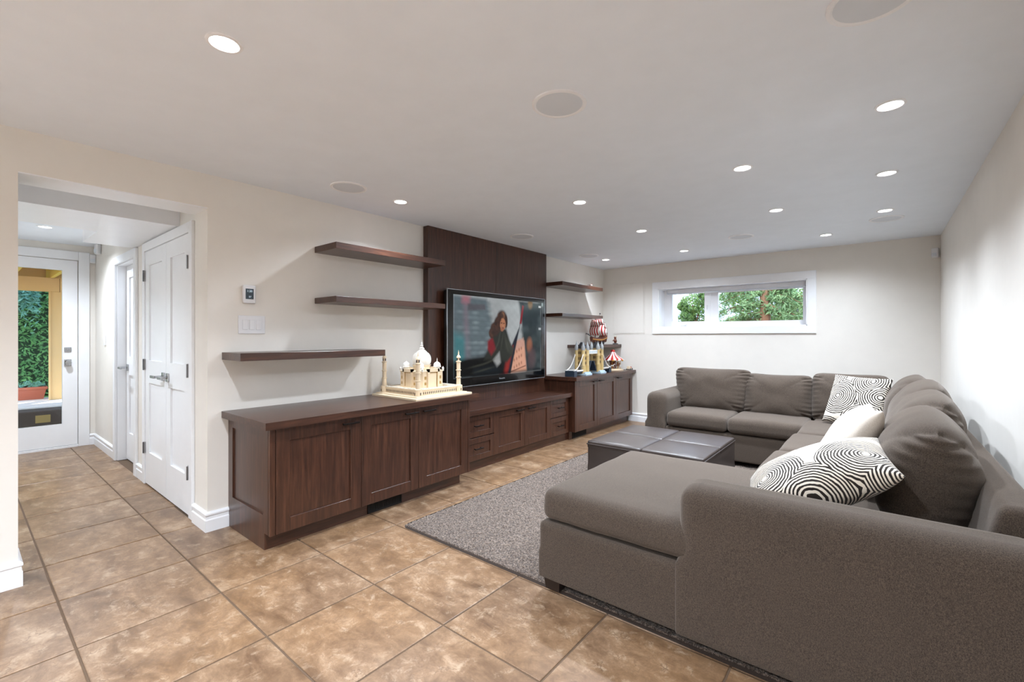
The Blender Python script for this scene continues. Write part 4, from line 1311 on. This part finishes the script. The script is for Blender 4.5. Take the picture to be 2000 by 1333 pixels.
# ------------------------------------------------------------------ toy bridge
bx_ = 0.428
br = thing('toy_bridge', 'toy-brick model of a bridge with two tan towers and cables', 'toy model', (bx_, 5.56, 0.811))
z0 = 0.811
def tower(yc):
    w2, d2_ = 0.050, 0.056
    t = build('tower', MB().box((bx_ - w2, yc - d2_, z0 + 0.045), (bx_ + w2, yc + d2_, z0 + 0.36)), toy_tan, br)
    mb = MB()
    for zb in (0.13, 0.195, 0.26, 0.345):
        mb.box((bx_ - w2 - 0.004, yc - d2_ - 0.004, z0 + zb), (bx_ + w2 + 0.004, yc + d2_ + 0.004, z0 + zb + 0.006))
    build('string_course', mb, toy_tan2, t)
    for zb in (0.145, 0.210, 0.285):
        for e in (-0.020, 0.0, 0.020):
            build('window', B((bx_ + w2, yc + e - 0.006, z0 + zb), (bx_ + w2 + 0.002, yc + e + 0.006, z0 + zb + 0.038)), toy_dark, t)
            build('window', B((bx_ + e - 0.006, yc - d2_ - 0.002, z0 + zb), (bx_ + e + 0.006, yc - d2_, z0 + zb + 0.038)), toy_dark, t)
    build('gateway', B((bx_ - 0.024, yc - d2_ - 0.003, z0 + 0.055), (bx_ + 0.024, yc - d2_, z0 + 0.115)), toy_dark, t)
    for ex in (-1, 1):
        for ey in (-1, 1):
            cx_, cy_ = bx_ + ex * w2, yc + ey * d2_
            tu = build('turret', MB().lathe((cx_, cy_, z0), [(0.026, 0.03), (0.026, 0.13), (0.028, 0.132), (0.025, 0.138), (0.025, 0.255), (0.028, 0.258), (0.025, 0.262), (0.025, 0.34), (0.0, 0.34)], 12), toy_tan, br, smooth=True)
            build('turret_cap', MB().lathe((cx_, cy_, z0), [(0.027, 0.34), (0.027, 0.385), (0.022, 0.392), (0.008, 0.435), (0.003, 0.445), (0.0, 0.470)], 12), toy_grey, tu, smooth=True)
    build('roof', MB().add([(bx_ - w2, yc - d2_, z0 + 0.36), (bx_ + w2, yc - d2_, z0 + 0.36), (bx_ + w2, yc + d2_, z0 + 0.36), (bx_ - w2, yc + d2_, z0 + 0.36), (bx_ - 0.012, yc - 0.02, z0 + 0.445), (bx_ + 0.012, yc - 0.02, z0 + 0.445), (bx_ + 0.012, yc + 0.02, z0 + 0.445), (bx_ - 0.012, yc + 0.02, z0 + 0.445)],
                           [(0, 1, 5, 4), (1, 2, 6, 5), (2, 3, 7, 6), (3, 0, 4, 7), (4, 5, 6, 7), (0, 3, 2, 1)]).box((bx_ - 0.022, yc - d2_ - 0.004, z0 + 0.36), (bx_ + 0.022, yc - d2_ + 0.02, z0 + 0.40)).box((bx_ + w2 - 0.02, yc - 0.022, z0 + 0.36), (bx_ + w2 + 0.004, yc + 0.022, z0 + 0.40)), toy_dgrey, br)
    build('pier', MB().rbox((bx_ - 0.098, yc - 0.080, z0), (bx_ + 0.112, yc + 0.085, z0 + 0.028), 0.006).rbox((bx_ - 0.095, yc - 0.075, z0 + 0.026), (bx_ + 0.095, yc + 0.075, z0 + 0.046), 0.004), toy_pale, br)
T1, T2_ = 5.355, 5.765
tower(T1)
tower(T2_)
for e in (-0.0425, 0.0425):
    build('high_walkway', B((bx_ + e - 0.0125, T1 + 0.056, z0 + 0.285), (bx_ + e + 0.0125, T2_ - 0.056, z0 + 0.335)), toy_white, br)
mb = MB()
for i in range(10):
    yy = T1 + 0.09 + i * 0.031
    mb.box((bx_ + 0.0545, yy, z0 + 0.295), (bx_ + 0.057, yy + 0.014, z0 + 0.325))
build('walkway_lattice', mb, toy_pale, br)
build('road_deck', B((bx_ - 0.06, 5.11, z0 + 0.050), (bx_ + 0.06, T1 - 0.056, z0 + 0.066)), toy_dgrey, br)
build('road_deck', B((bx_ - 0.06, T2_ + 0.056, z0 + 0.050), (bx_ + 0.06, 6.01, z0 + 0.066)), toy_dgrey, br)
build('abutment', B((bx_ - 0.07, 5.04, z0), (bx_ + 0.07, 5.11, z0 + 0.075)), toy_blue, br)
build('abutment', B((bx_ - 0.07, 6.01, z0), (bx_ + 0.07, 6.08, z0 + 0.075)), toy_blue, br)
mb = MB()
for e in (-1, 1):
    mb.box((bx_ + e * 0.062 - 0.004, 5.04, z0 + 0.064), (bx_ + e * 0.062 + 0.004, T1 - 0.07, z0 + 0.082))
    mb.box((bx_ + e * 0.062 - 0.004, T2_ + 0.07, z0 + 0.064), (bx_ + e * 0.062 + 0.004, 6.08, z0 + 0.082))
build('railing', mb, toy_white, br)
for e in (-1, 1):
    for ya, yb in ((T1 - 0.07, 5.07), (T2_ + 0.07, 6.05)):
        pts = []
        for i in range(13):
            t_ = i / 12
            pts.append((bx_ + e * 0.060, ya + (yb - ya) * t_, z0 + 0.085 + 0.205 * (1 - t_) ** 1.9))
        build('suspension_cable', MB().tube(pts, 0.0065, 6), toy_white, br, smooth=True)
        mb = MB()
        for i in range(2, 12, 2):
            p = pts[i]
            mb.tube([p, (p[0], p[1], z0 + 0.07)], 0.0015, 4)
        build('hanger', mb, toy_pale, br)
# half-raised roadway leaves between the towers
build('bascule_leaf', MB().add([(bx_ - 0.05, T1 + 0.09, z0 + 0.05), (bx_ + 0.05, T1 + 0.09, z0 + 0.05), (bx_ + 0.05, T1 + 0.16, z0 + 0.185), (bx_ - 0.05, T1 + 0.16, z0 + 0.185), (bx_ - 0.05, T1 + 0.105, z0 + 0.045), (bx_ + 0.05, T1 + 0.105, z0 + 0.045), (bx_ + 0.05, T1 + 0.172, z0 + 0.180), (bx_ - 0.05, T1 + 0.172, z0 + 0.180)],
      [(0, 1, 2, 3), (7, 6, 5, 4), (0, 4, 5, 1), (1, 5, 6, 2), (2, 6, 7, 3), (3, 7, 4, 0)]), toy_blue, br)
build('bascule_leaf', MB().add([(bx_ - 0.05, T2_ - 0.09, z0 + 0.05), (bx_ + 0.05, T2_ - 0.09, z0 + 0.05), (bx_ + 0.05, T2_ - 0.16, z0 + 0.185), (bx_ - 0.05, T2_ - 0.16, z0 + 0.185), (bx_ - 0.05, T2_ - 0.105, z0 + 0.045), (bx_ + 0.05, T2_ - 0.105, z0 + 0.045), (bx_ + 0.05, T2_ - 0.172, z0 + 0.180), (bx_ - 0.05, T2_ - 0.172, z0 + 0.180)],
      [(0, 1, 2, 3), (7, 6, 5, 4), (0, 4, 5, 1), (1, 5, 6, 2), (2, 6, 7, 3), (3, 7, 4, 0)]), toy_blue, br)

# ------------------------------------------------------------------ toy carousel
kx_, ky_ = 0.310, 6.500
ca_ = thing('toy_carousel', 'toy-brick carousel with a red and white striped tent roof', 'toy model', (kx_, ky_, z0))
build('platform', MB().lathe((kx_, ky_, z0), [(0.0, 0.0), (0.165, 0.0), (0.165, 0.012), (0.140, 0.014), (0.140, 0.026), (0.0, 0.026)], 16), toy_sand, ca_)
build('centre_drum', MB().lathe((kx_, ky_, z0), [(0.050, 0.026), (0.045, 0.09), (0.055, 0.155), (0.0, 0.155)], 12), toy_brown, ca_)
mb = MB()
mb2 = MB()
for i in range(24):
    a0, a1 = 2 * PI * i / 24, 2 * PI * (i + 1) / 24
    (mb if i % 2 else mb2).lathe((kx_, ky_, z0), [(0.165, 0.158), (0.160, 0.176), (0.110, 0.205), (0.060, 0.245), (0.030, 0.290)], 1, a0=a0, a1=a1)
build('roof_stripes', mb, toy_red, ca_)
build('roof', mb2, toy_white, ca_)
build('roof_cap', MB().lathe((kx_, ky_, z0), [(0.034, 0.285), (0.036, 0.300), (0.026, 0.312), (0.0, 0.318)], 16), toy_red, ca_, smooth=True)
build('ceiling_disc', MB().lathe((kx_, ky_, z0), [(0.0, 0.154), (0.160, 0.154), (0.163, 0.162), (0.0, 0.162)], 24), toy_sand, ca_)
for i in range(12):
    a = 2 * PI * i / 12
    cx_, cy_ = kx_ + 0.160 * math.cos(a), ky_ + 0.160 * math.sin(a)
    build('scallop', MB().lathe((cx_, cy_, z0 + 0.156), [(0.0, -0.016), (0.014, -0.010), (0.018, 0.0), (0.014, 0.010), (0.0, 0.014)], 8), toy_white if i % 2 else toy_gold, ca_)
for i in range(8):
    a = 2 * PI * (i + 0.5) / 8
    cx_, cy_ = kx_ + 0.115 * math.cos(a), ky_ + 0.115 * math.sin(a)
    p = build('pole', MB().tube([(cx_, cy_, z0 + 0.024), (cx_, cy_, z0 + 0.156)], 0.004, 8), toy_gold, ca_)
    tx_, ty_ = -math.sin(a), math.cos(a)
    zz = z0 + 0.075 + 0.012 * (i % 2)
    mb = MB()
    mb.tube([(cx_ - tx_ * 0.024, cy_ - ty_ * 0.024, zz), (cx_, cy_, zz - 0.003), (cx_ + tx_ * 0.022, cy_ + ty_ * 0.022, zz + 0.003)], [0.009, 0.011, 0.009], 8)
    mb.tube([(cx_ + tx_ * 0.020, cy_ + ty_ * 0.020, zz + 0.004), (cx_ + tx_ * 0.032, cy_ + ty_ * 0.032, zz + 0.026)], [0.008, 0.005], 6)
    mb.tube([(cx_ + tx_ * 0.028, cy_ + ty_ * 0.028, zz + 0.026), (cx_ + tx_ * 0.046, cy_ + ty_ * 0.046, zz + 0.018)], [0.006, 0.004], 6)
    for e in (-0.018, 0.018):
        mb.tube([(cx_ + tx_ * e, cy_ + ty_ * e, zz - 0.004), (cx_ + tx_ * (e * 1.7), cy_ + ty_ * (e * 1.7), zz - 0.030)], [0.004, 0.003], 6)
    build('horse', mb, [toy_white, toy_brown, toy_sand][i % 3], p, smooth=True)
# small wagon of toy bricks beside the carousel
wx, wy = 0.500, 6.690
wg = thing('toy_cart', 'tiny red and cream toy cart at the end of the worktop', 'toy model', (wx, wy, z0))
build('cart_body', MB().rbox((wx - 0.028, wy - 0.05, z0 + 0.014), (wx + 0.028, wy + 0.05, z0 + 0.032), 0.003).rbox((wx - 0.024, wy - 0.045, z0 + 0.030), (wx + 0.024, wy - 0.005, z0 + 0.058), 0.004), toy_sand, wg)
build('cart_load', MB().rbox((wx - 0.02, wy + 0.0, z0 + 0.031), (wx + 0.02, wy + 0.022, z0 + 0.055), 0.004).rbox((wx - 0.018, wy + 0.026, z0 + 0.031), (wx + 0.018, wy + 0.045, z0 + 0.047), 0.004), toy_red, wg)
for ex in (-0.03, 0.03):
    for ey in (-0.03, 0.03):
        build('wheel', MB().lathe((wx + ex, wy + ey, z0 + 0.014), [(0.0, -0.004), (0.014, -0.004), (0.014, 0.004), (0.0, 0.004)], 12, 'x'), toy_dgrey, wg)

# ------------------------------------------------------------------ toy ship on the low right shelf
sx_, syc, szb = 0.165, 6.32, 1.212
sh = thing('toy_ship', 'toy-brick sailing ship with red and white striped sails', 'toy model', (sx_, syc, szb))
secs = []
for i in range(13):
    t_ = i / 12
    yy = syc - 0.24 + 0.44 * t_
    hw = 0.052 * (math.sin(PI * min(1, 0.12 + t_ * 0.62)) ** 0.7)
    kl = 0.045 + 0.045 * max(0, 0.35 - t_) ** 1.2
    tp = 0.10 + 0.05 * max(0, t_ - 0.6) / 0.4 + 0.02 * max(0, 0.3 - t_) / 0.3
    secs.append([(sx_ - hw, yy, szb + tp), (sx_ - hw * 0.95, yy, szb + tp * 0.7), (sx_ - hw * 0.6, yy, szb + kl * 0.9), (sx_, yy, szb + kl * 0.65), (sx_ + hw * 0.6, yy, szb + kl * 0.9), (sx_ + hw * 0.95, yy, szb + tp * 0.7), (sx_ + hw, yy, szb + tp)])
vs = [p for s_ in secs for p in s_]
fs = []
for i in range(12):
    for j in range(6):
        fs.append((i * 7 + j, i * 7 + j + 1, (i + 1) * 7 + j + 1, (i + 1) * 7 + j))
    fs.append((i * 7 + 6, i * 7, (i + 1) * 7, (i + 1) * 7 + 6))
fs.append([84 + j for j in range(7)])
fs.append([j for j in range(7)])
hull = build('hull', MB().add(vs, fs), toy_brown, sh)
build('hull_band', MB().add([(p[0] + (0.003 if j else -0.003), p[1], p[2] + dz_) for i in range(13) for j, p in ((0, secs[i][1]), (1, secs[i][5])) for dz_ in (-0.006, 0.008)],
      [(i * 4 + q, i * 4 + q + 1, i * 4 + q + 5, i * 4 + q + 4) for i in range(12) for q in (0, 2)]), toy_gold, hull)
build('stern_castle', MB().rbox((sx_ - 0.045, syc + 0.12, szb + 0.12), (sx_ + 0.045, syc + 0.20, szb + 0.185), 0.006), toy_brown, hull)
build('stern_lantern', MB().lathe((sx_, syc + 0.205, szb + 0.20), [(0.0, -0.02), (0.010, -0.014), (0.012, 0.0), (0.008, 0.012), (0.0, 0.02)], 8), toy_gold, hull)
build('cradle', MB().box((sx_ - 0.04, syc - 0.10, szb), (sx_ + 0.04, syc - 0.08, szb + 0.05)).box((sx_ - 0.04, syc + 0.08, szb), (sx_ + 0.04, syc + 0.10, szb + 0.05)), toy_dgrey, sh)
build('bowsprit', MB().tube([(sx_, syc - 0.20, szb + 0.11), (sx_, syc - 0.40, szb + 0.175)], [0.007, 0.004]).tube([(sx_ - 0.03, syc - 0.36, szb + 0.16), (sx_ + 0.03, syc - 0.36, szb + 0.16)], 0.003), toy_dgrey, sh)
def sail(mb_a, mb_b, yc, zlo, zhi, wlo, whi, belly):
    n = 9
    for i in range(n):
        m_ = mb_a if i % 2 else mb_b
        rows = []
        for r in range(7):
            t_ = r / 6
            z_ = zlo + (zhi - zlo) * t_
            w_ = wlo + (whi - wlo) * t_
            row = []
            for e in (0, 1):
                u_ = (i + e) / n * 2 - 1
                row.append((sx_ + u_ * w_, yc - belly * math.sin(PI * min(1, t_ * 0.9 + 0.05)) * (1 - 0.5 * u_ * u_), z_))
            rows.append(row)
        vv_, ff_ = [], []
        for row in rows:
            vv_ += row
            vv_ += [(p[0], p[1] + 0.004, p[2]) for p in row]
        for r in range(6):
            a = r * 4
            ff_ += [(a, a + 1, a + 5, a + 4), (a + 2, a + 6, a + 7, a + 3), (a, a + 4, a + 6, a + 2), (a + 1, a + 3, a + 7, a + 5)]
        m_.add(vv_, ff_)
for yc, zt_, s_ in ((syc - 0.12, 0.375, 0.92), (syc + 0.02, 0.420, 1.0), (syc + 0.14, 0.33, 0.75)):
    ms = build('mast', MB().tube([(sx_, yc, szb + 0.06), (sx_, yc, szb + zt_ + 0.03)], [0.007, 0.004]), toy_dgrey, sh)
    a, b_ = MB(), MB()
    zl = szb + 0.14
    zh = szb + zt_
    zm = zl + (zh - zl) * 0.58
    sail(a, b_, yc - 0.012, zl, zm, 0.100 * s_, 0.088 * s_, 0.055 * s_)
    sail(a, b_, yc - 0.012, zm + 0.008, zh, 0.085 * s_, 0.055 * s_, 0.040 * s_)
    build('sail', b_, toy_white, ms, smooth=True)
    build('sail_stripes', a, toy_red, ms, smooth=True)
    build('yard', MB().tube([(sx_ - 0.095 * s_, yc - 0.008, zm + 0.004), (sx_ + 0.095 * s_, yc - 0.008, zm + 0.004)], 0.004).tube([(sx_ - 0.06 * s_, yc - 0.008, zh + 0.002), (sx_ + 0.06 * s_, yc - 0.008, zh + 0.002)], 0.003), toy_brown, ms)
build('pennant', MB().tube([(sx_, syc + 0.02, szb + 0.44), (sx_, syc + 0.02, szb + 0.49)], 0.002, 6).box((sx_ - 0.001, syc + 0.02, szb + 0.468), (sx_ + 0.001, syc + 0.055, szb + 0.488)), toy_dgrey, sh)
# small figure on a stand beside the ship
fx, fy_ = 0.275, 6.66
fg = thing('toy_figure', 'small brown toy creature on a round stand beside the striped-sail ship', 'toy model', (fx, fy_, szb))
build('stand', MB().lathe((fx, fy_, szb), [(0.0, 0.0), (0.045, 0.0), (0.042, 0.012), (0.016, 0.018), (0.014, 0.03), (0.0, 0.03)], 16), toy_dgrey, fg, smooth=True)
build('figure_body', MB().tube([(fx, fy_, szb + 0.025), (fx, fy_ - 0.006, szb + 0.055), (fx, fy_ - 0.002, szb + 0.085)], [0.020, 0.028, 0.016], 10).lathe((fx, fy_ - 0.008, szb + 0.103), [(0.0, -0.022), (0.016, -0.014), (0.021, 0.0), (0.016, 0.013), (0.0, 0.019)], 10).tube([(fx + 0.018, fy_ - 0.012, szb + 0.07), (fx + 0.034, fy_ - 0.03, szb + 0.05)], [0.009, 0.006], 6).tube([(fx - 0.018, fy_ - 0.012, szb + 0.07), (fx - 0.034, fy_ - 0.03, szb + 0.05)], [0.009, 0.006], 6), toy_brown, fg, smooth=True)
build('ears', MB().tube([(fx - 0.012, fy_, szb + 0.115), (fx - 0.022, fy_, szb + 0.140)], [0.006, 0.001], 6).tube([(fx + 0.012, fy_, szb + 0.115), (fx + 0.022, fy_, szb + 0.140)], [0.006, 0.001], 6), toy_tan, fg)
# thin model lying on the high right shelf
jx, jy, jz = 0.21, 5.80, 2.062
gl = thing('toy_glider', 'thin grey and white toy aircraft lying on the highest right shelf', 'toy model', (jx, jy, jz))
build('fuselage', MB().tube([(jx + 0.03, jy - 0.24, jz + 0.012), (jx, jy - 0.1, jz + 0.018), (jx - 0.02, jy + 0.2, jz + 0.012)], [0.004, 0.014, 0.006], 8), toy_grey, gl, smooth=True)
build('wing', MB().add([(jx - 0.09, jy - 0.02, jz + 0.016), (jx + 0.10, jy + 0.0, jz + 0.018), (jx + 0.10, jy + 0.05, jz + 0.018), (jx - 0.09, jy + 0.04, jz + 0.016), (jx - 0.09, jy - 0.02, jz + 0.022), (jx + 0.10, jy + 0.0, jz + 0.024), (jx + 0.10, jy + 0.05, jz + 0.024), (jx - 0.09, jy + 0.04, jz + 0.022)], [(0, 3, 2, 1), (4, 5, 6, 7), (0, 1, 5, 4), (1, 2, 6, 5), (2, 3, 7, 6), (3, 0, 4, 7)]), toy_white, gl)
build('tail', MB().box((jx - 0.05, jy + 0.17, jz + 0.014), (jx + 0.02, jy + 0.20, jz + 0.018)).box((jx - 0.022, jy + 0.165, jz + 0.016), (jx - 0.018, jy + 0.205, jz + 0.045)), toy_dgrey, gl)
build('stripe', MB().box((jx + 0.08, jy + 0.0, jz + 0.0235), (jx + 0.10, jy + 0.05, jz + 0.0255)), toy_red, gl)
build('rest', MB().box((jx - 0.01, jy - 0.05, jz), (jx + 0.01, jy + 0.05, jz + 0.012)), toy_dgrey, gl)

# ------------------------------------------------------------------ outside
lrng = random.Random(11)
def leaves(pts_fn, n, size, mb=None, elong=1.6):
    mb = mb or MB()
    for _ in range(n):
        p, nrm = pts_fn()
        nrm = Vector(nrm) + Vector((lrng.uniform(-.7, .7), lrng.uniform(-.7, .7), lrng.uniform(-.5, .7)))
        a = nrm.cross(Vector((lrng.uniform(-1, 1), lrng.uniform(-1, 1), lrng.uniform(-1, 1))))
        if a.length < 1e-3 or nrm.length < 1e-3:
            continue
        a.normalize()
        b_ = nrm.normalized().cross(a)
        s = size * lrng.uniform(0.6, 1.3)
        p = Vector(p)
        mb.add([p - a * s * elong, p + b_ * s * 0.55 + nrm.normalized() * s * 0.2, p + a * s * elong, p - b_ * s * 0.55 + nrm.normalized() * s * 0.2], [(0, 1, 2), (0, 2, 3)])
    return mb
def blob(c, rx, ry, rz):
    def fn():
        while True:
            d = Vector((lrng.gauss(0, 1), lrng.gauss(0, 1), lrng.gauss(0, 1)))
            if d.length > 0.05:
                break
        d.normalize()
        r = lrng.uniform(0.65, 1.0)
        return (c[0] + d.x * rx * r, c[1] + d.y * ry * r, c[2] + d.z * rz * r), d
    return fn
# patio side (beyond the hall door)
struct(build('ground_patio', B((-5.02, -2.5, -0.3), (HX - 0.2, 3.5, -0.01)), concrete))
step = tag(build('concrete_step', MB().rbox((-6.60, -2.5, -0.3), (-4.98, 3.5, 0.355), 0.015), [dark_conc], loc=(-5.8, 0.5, 0)), 'dark weathered concrete terrace step outside the patio door', 'step')
tag(build('brass_plate', RB((-4.981, 0.66, 0.20), (-4.972, 0.80, 0.30), 0.003), brass, loc=(-4.98, 0.73, 0.25)), 'small brass-coloured vent plate on the dark step outside', 'vent')
tag(build('paving_slab', RB((-6.55, -2.4, 0.355), (-5.30, 3.4, 0.385), 0.008), concrete, loc=(-5.9, 0.5, 0.355)), 'pale sunlit paving slab behind the dark step outside the door', 'paving')
struct(build('ground_lawn', B((-16, -8, -0.3), (-6.60, 12, 0.30)), plain('lawn', rgb(88, 140, 66), 0.9, bump=0.6, bscale=60)))
pst = thing('deck_post', 'tan square timber post of the deck seen through the glass door', 'post', (-6.15, 0.97, 0.385))
build('shaft', RB((-6.225, 0.895, 0.385), (-6.075, 1.035, 2.01), 0.006), tan_wood, pst)
build('trim_strip', RB((-6.075, 0.885, 0.385), (-6.06, 0.905, 2.01), 0.003), tan_wood, pst)
pst2 = thing('deck_post', 'second tan timber post of the deck hidden beside the doorway', 'post', (-6.15, -1.3, 0.385))
build('shaft', RB((-6.225, -1.37, 0.385), (-6.075, -1.23, 2.01), 0.006), tan_wood, pst2)
bm_ = thing('deck_beam', 'tan timber beam carried by the deck post outside', 'beam', (-6.15, 0.5, 2.01))
build('board', RB((-6.22, -2.3, 2.01), (-6.08, 1.0, 2.215), 0.005), tan_wood, bm_)
build('board', RB((-6.22, 1.004, 2.01), (-6.08, 3.0, 2.215), 0.005), tan_wood, bm_)
dkf = thing('deck_floor', 'tan timber deck floor and yellow joists seen from below through the patio door', 'deck', (-5.4, 0.3, 2.40))
for i, y in enumerate((-1.9, -1.5, -1.1, -0.7, -0.3, 0.10, 0.50, 0.90, 1.30, 1.70, 2.1)):
    build('joist', RB((-6.6, y, 2.216), (HX - 0.21, y + 0.045, 2.40), 0.003), joist_wood, dkf)
for i in range(17):
    xx = -6.7 + i * 0.146
    build('board', RB((xx, -2.3, 2.401), (xx + 0.138, 3.0, 2.43), 0.003), tan_wood, dkf)
tag(build('deck_fascia', RB((-6.66, -2.3, 2.216), (-6.605, 3.0, 2.40), 0.004), tan_wood, loc=(-6.63, 0.3, 2.216)), 'tan fascia board closing the joist ends of the deck outside', 'fascia')
hd = thing('hedge', 'tall dense green hedge seen through the glass patio door', 'hedge', (-8.2, 0.5, 0.3))
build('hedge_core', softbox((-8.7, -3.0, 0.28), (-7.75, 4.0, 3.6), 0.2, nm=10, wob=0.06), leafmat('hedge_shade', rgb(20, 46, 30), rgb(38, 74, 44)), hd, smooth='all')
def hface():
    return (-7.72 + lrng.uniform(-.10, .14), lrng.uniform(-0.9, 1.9), lrng.uniform(0.32, 3.3)), (1, 0, 0.35)
o = build('hedge_leaves', leaves(hface, 10000, 0.023), leaf_dark, hd, recalc=False)
o['kind'] = 'stuff'
ct = thing('cedar_branches', 'blue green cedar sprays hanging over the hedge outside', 'branches', (-7.5, 0.4, 2.2))
def cface():
    yy = lrng.choice((0.15, 0.35, 0.62, 0.8)) + lrng.uniform(-.10, .10)
    return (-7.45 + lrng.uniform(-.1, .1), yy, 2.35 - abs(lrng.gauss(0, 0.28))), (1, 0, 0.2)
o = build('cedar_spray', leaves(cface, 2000, 0.021, elong=2.6), leaf_teal, ct, recalc=False)
o['kind'] = 'stuff'
build('branch', MB().tube([(-7.75, 1.4, 2.6), (-7.5, 0.8, 2.45), (-7.45, 0.1, 2.35)], [0.03, 0.02, 0.008]), bark, ct)
def pot(name, label, p, r, h, m, sq=False):
    t = thing(name, label, 'planter', p)
    if sq:
        x_, y_, z_ = p
        build('pot_body', MB().add([(x_ - r * .6, y_ - r * .8, z_), (x_ + r * .6, y_ - r * .8, z_), (x_ + r * .6, y_ + r * .8, z_), (x_ - r * .6, y_ + r * .8, z_), (x_ - r * .8, y_ - r, z_ + h), (x_ + r * .8, y_ - r, z_ + h), (x_ + r * .8, y_ + r, z_ + h), (x_ - r * .8, y_ + r, z_ + h)], [(0, 3, 2, 1), (4, 5, 6, 7), (0, 1, 5, 4), (1, 2, 6, 5), (2, 3, 7, 6), (3, 0, 4, 7)]).rbox((x_ - r * .86, y_ - r * 1.06, z_ + h * .78), (x_ + r * .86, y_ + r * 1.06, z_ + h), 0.008), m, t)
    else:
        build('pot_body', MB().lathe(p, [(0.0, 0.0), (r * .75, 0.0), (r, h * .82), (r * 1.06, h * .84), (r * 1.06, h), (r * .9, h), (r * .88, h * .9), (0, h * .9)], 24), m, t, smooth=True)
    o = build('plant', leaves(blob((p[0], p[1], p[2] + h * 1.1), r * .8, r, h * .35), 160, 0.02), leaf_teal, t, recalc=False)
    o['kind'] = 'stuff'
    return t
pot('planter', 'terracotta planter standing in front of the hedge outside', (-6.43, 0.715, 0.385), 0.17, 0.19, terracotta, True)
pot('planter', 'blue glazed pot beside the terracotta planter outside', (-6.42, 0.42, 0.385), 0.09, 0.15, blue_glaze)

# garden side (beyond the high window)
struct(build('ground_garden', B((-6.60, L + T2, -0.3), (14, 24, 1.18)), soil))
nb = thing('neighbour_house', 'pale blue sided house glimpsed behind the foliage in the window', 'building', (0.5, 15.0, 1.18))
mb = MB().box((-6, 15.0, 1.18), (2.9, 17.0, 6.0))
wallp = build('wall', mb, siding_m, nb)
for i in range(26):
    zz = 1.3 + i * 0.18 - 0.001
    build('siding_board', MB().add([(-6, 14.995, zz), (2.9, 14.995, zz), (2.9, 14.985, zz), (-6, 14.985, zz), (-6, 14.99, zz + 0.17), (2.9, 14.99, zz + 0.17)], [(0, 1, 2, 3), (3, 2, 5, 4), (0, 4, 5, 1)]), siding_m, wallp)
fn_ = thing('garden_fence', 'grey board fence behind the fir branches in the window', 'fence', (6.0, 12.5, 1.18))
for i in range(60):
    xx = 1.6 + i * 0.15
    build('board', B((xx, 12.5, 1.18), (xx + 0.138, 12.525, 2.35)), fence_m, fn_)
build('rail', B((1.6, 12.53, 2.1), (10.6, 12.58, 2.18)), fence_m, fn_)
bu = thing('leafy_bush', 'round leafy bush in the left window pane', 'bush', (0.62, 9.3, 1.18))
mb = MB()
for c_, r in (((0.66, 9.3, 1.98), .26), ((0.86, 9.35, 1.78), .26), ((0.55, 9.3, 1.72), .18), ((0.92, 9.3, 2.20), .20), ((0.45, 9.3, 1.95), .10)):
    leaves(blob(c_, r, r * .8, r * .9), 620, 0.026, mb)
o = build('foliage', mb, leaf_mid, bu, recalc=False)
o['kind'] = 'stuff'
build('stem', MB().tube([(0.72, 9.35, 1.15), (0.70, 9.3, 1.6), (0.64, 9.3, 2.0)], [0.03, 0.02, 0.008]).tube([(0.70, 9.3, 1.6), (0.88, 9.3, 2.1)], [0.018, 0.006]), bark, bu)
fir = thing('fir_tree', 'fir tree with drooping sprays filling the wide window pane', 'tree', (1.75, 10.3, 1.18))
build('trunk', MB().tube([(1.78, 10.3, 1.1), (1.75, 10.3, 2.2), (1.72, 10.3, 4.5)], [0.10, 0.09, 0.05]), bark, fir)
mb = MB()
brn = []
for i in range(34):
    a = lrng.choice((-1, 1)) * lrng.uniform(0.5, 1.5) - PI / 2
    zz = lrng.uniform(1.65, 2.95)
    ln = lrng.uniform(0.5, 1.15)
    p0 = Vector((1.75, 10.3, zz))
    pts = [p0 + Vector((math.cos(a) * ln * t_, math.sin(a) * ln * 0.5 * t_, 0.10 * t_ - 0.32 * t_ * t_)) for t_ in (0, .33, .66, 1.0)]
    build('branch', MB().tube(pts, [0.022, 0.016, 0.010, 0.004], 6), bark, fir)
    for t_ in np.linspace(0.15, 1, 9):
        c_ = p0 + Vector((math.cos(a) * ln * t_, math.sin(a) * ln * 0.5 * t_, 0.10 * t_ - 0.32 * t_ * t_ - 0.03))
        leaves(blob(c_, 0.12, 0.08, 0.07), 18, 0.026, mb, 2.6)
o = build('sprays', mb, leaf_fir, fir, recalc=False)
o['kind'] = 'stuff'
hg = thing('background_shrubs', 'dense sunlit shrubs behind the fir in the window', 'shrubs', (1.6, 11.6, 1.18))
mb = MB()
for i in range(16):
    c_ = (0.85 + i * 0.12, 11.6 + lrng.uniform(-.2, .3), (1.45 if i % 3 == 0 else lrng.uniform(1.5, 2.7)))
    leaves(blob(c_, .34, .3, .40), 330, 0.035, mb)
o = build('foliage', mb, leaf_mid, hg, recalc=False)
o['kind'] = 'stuff'
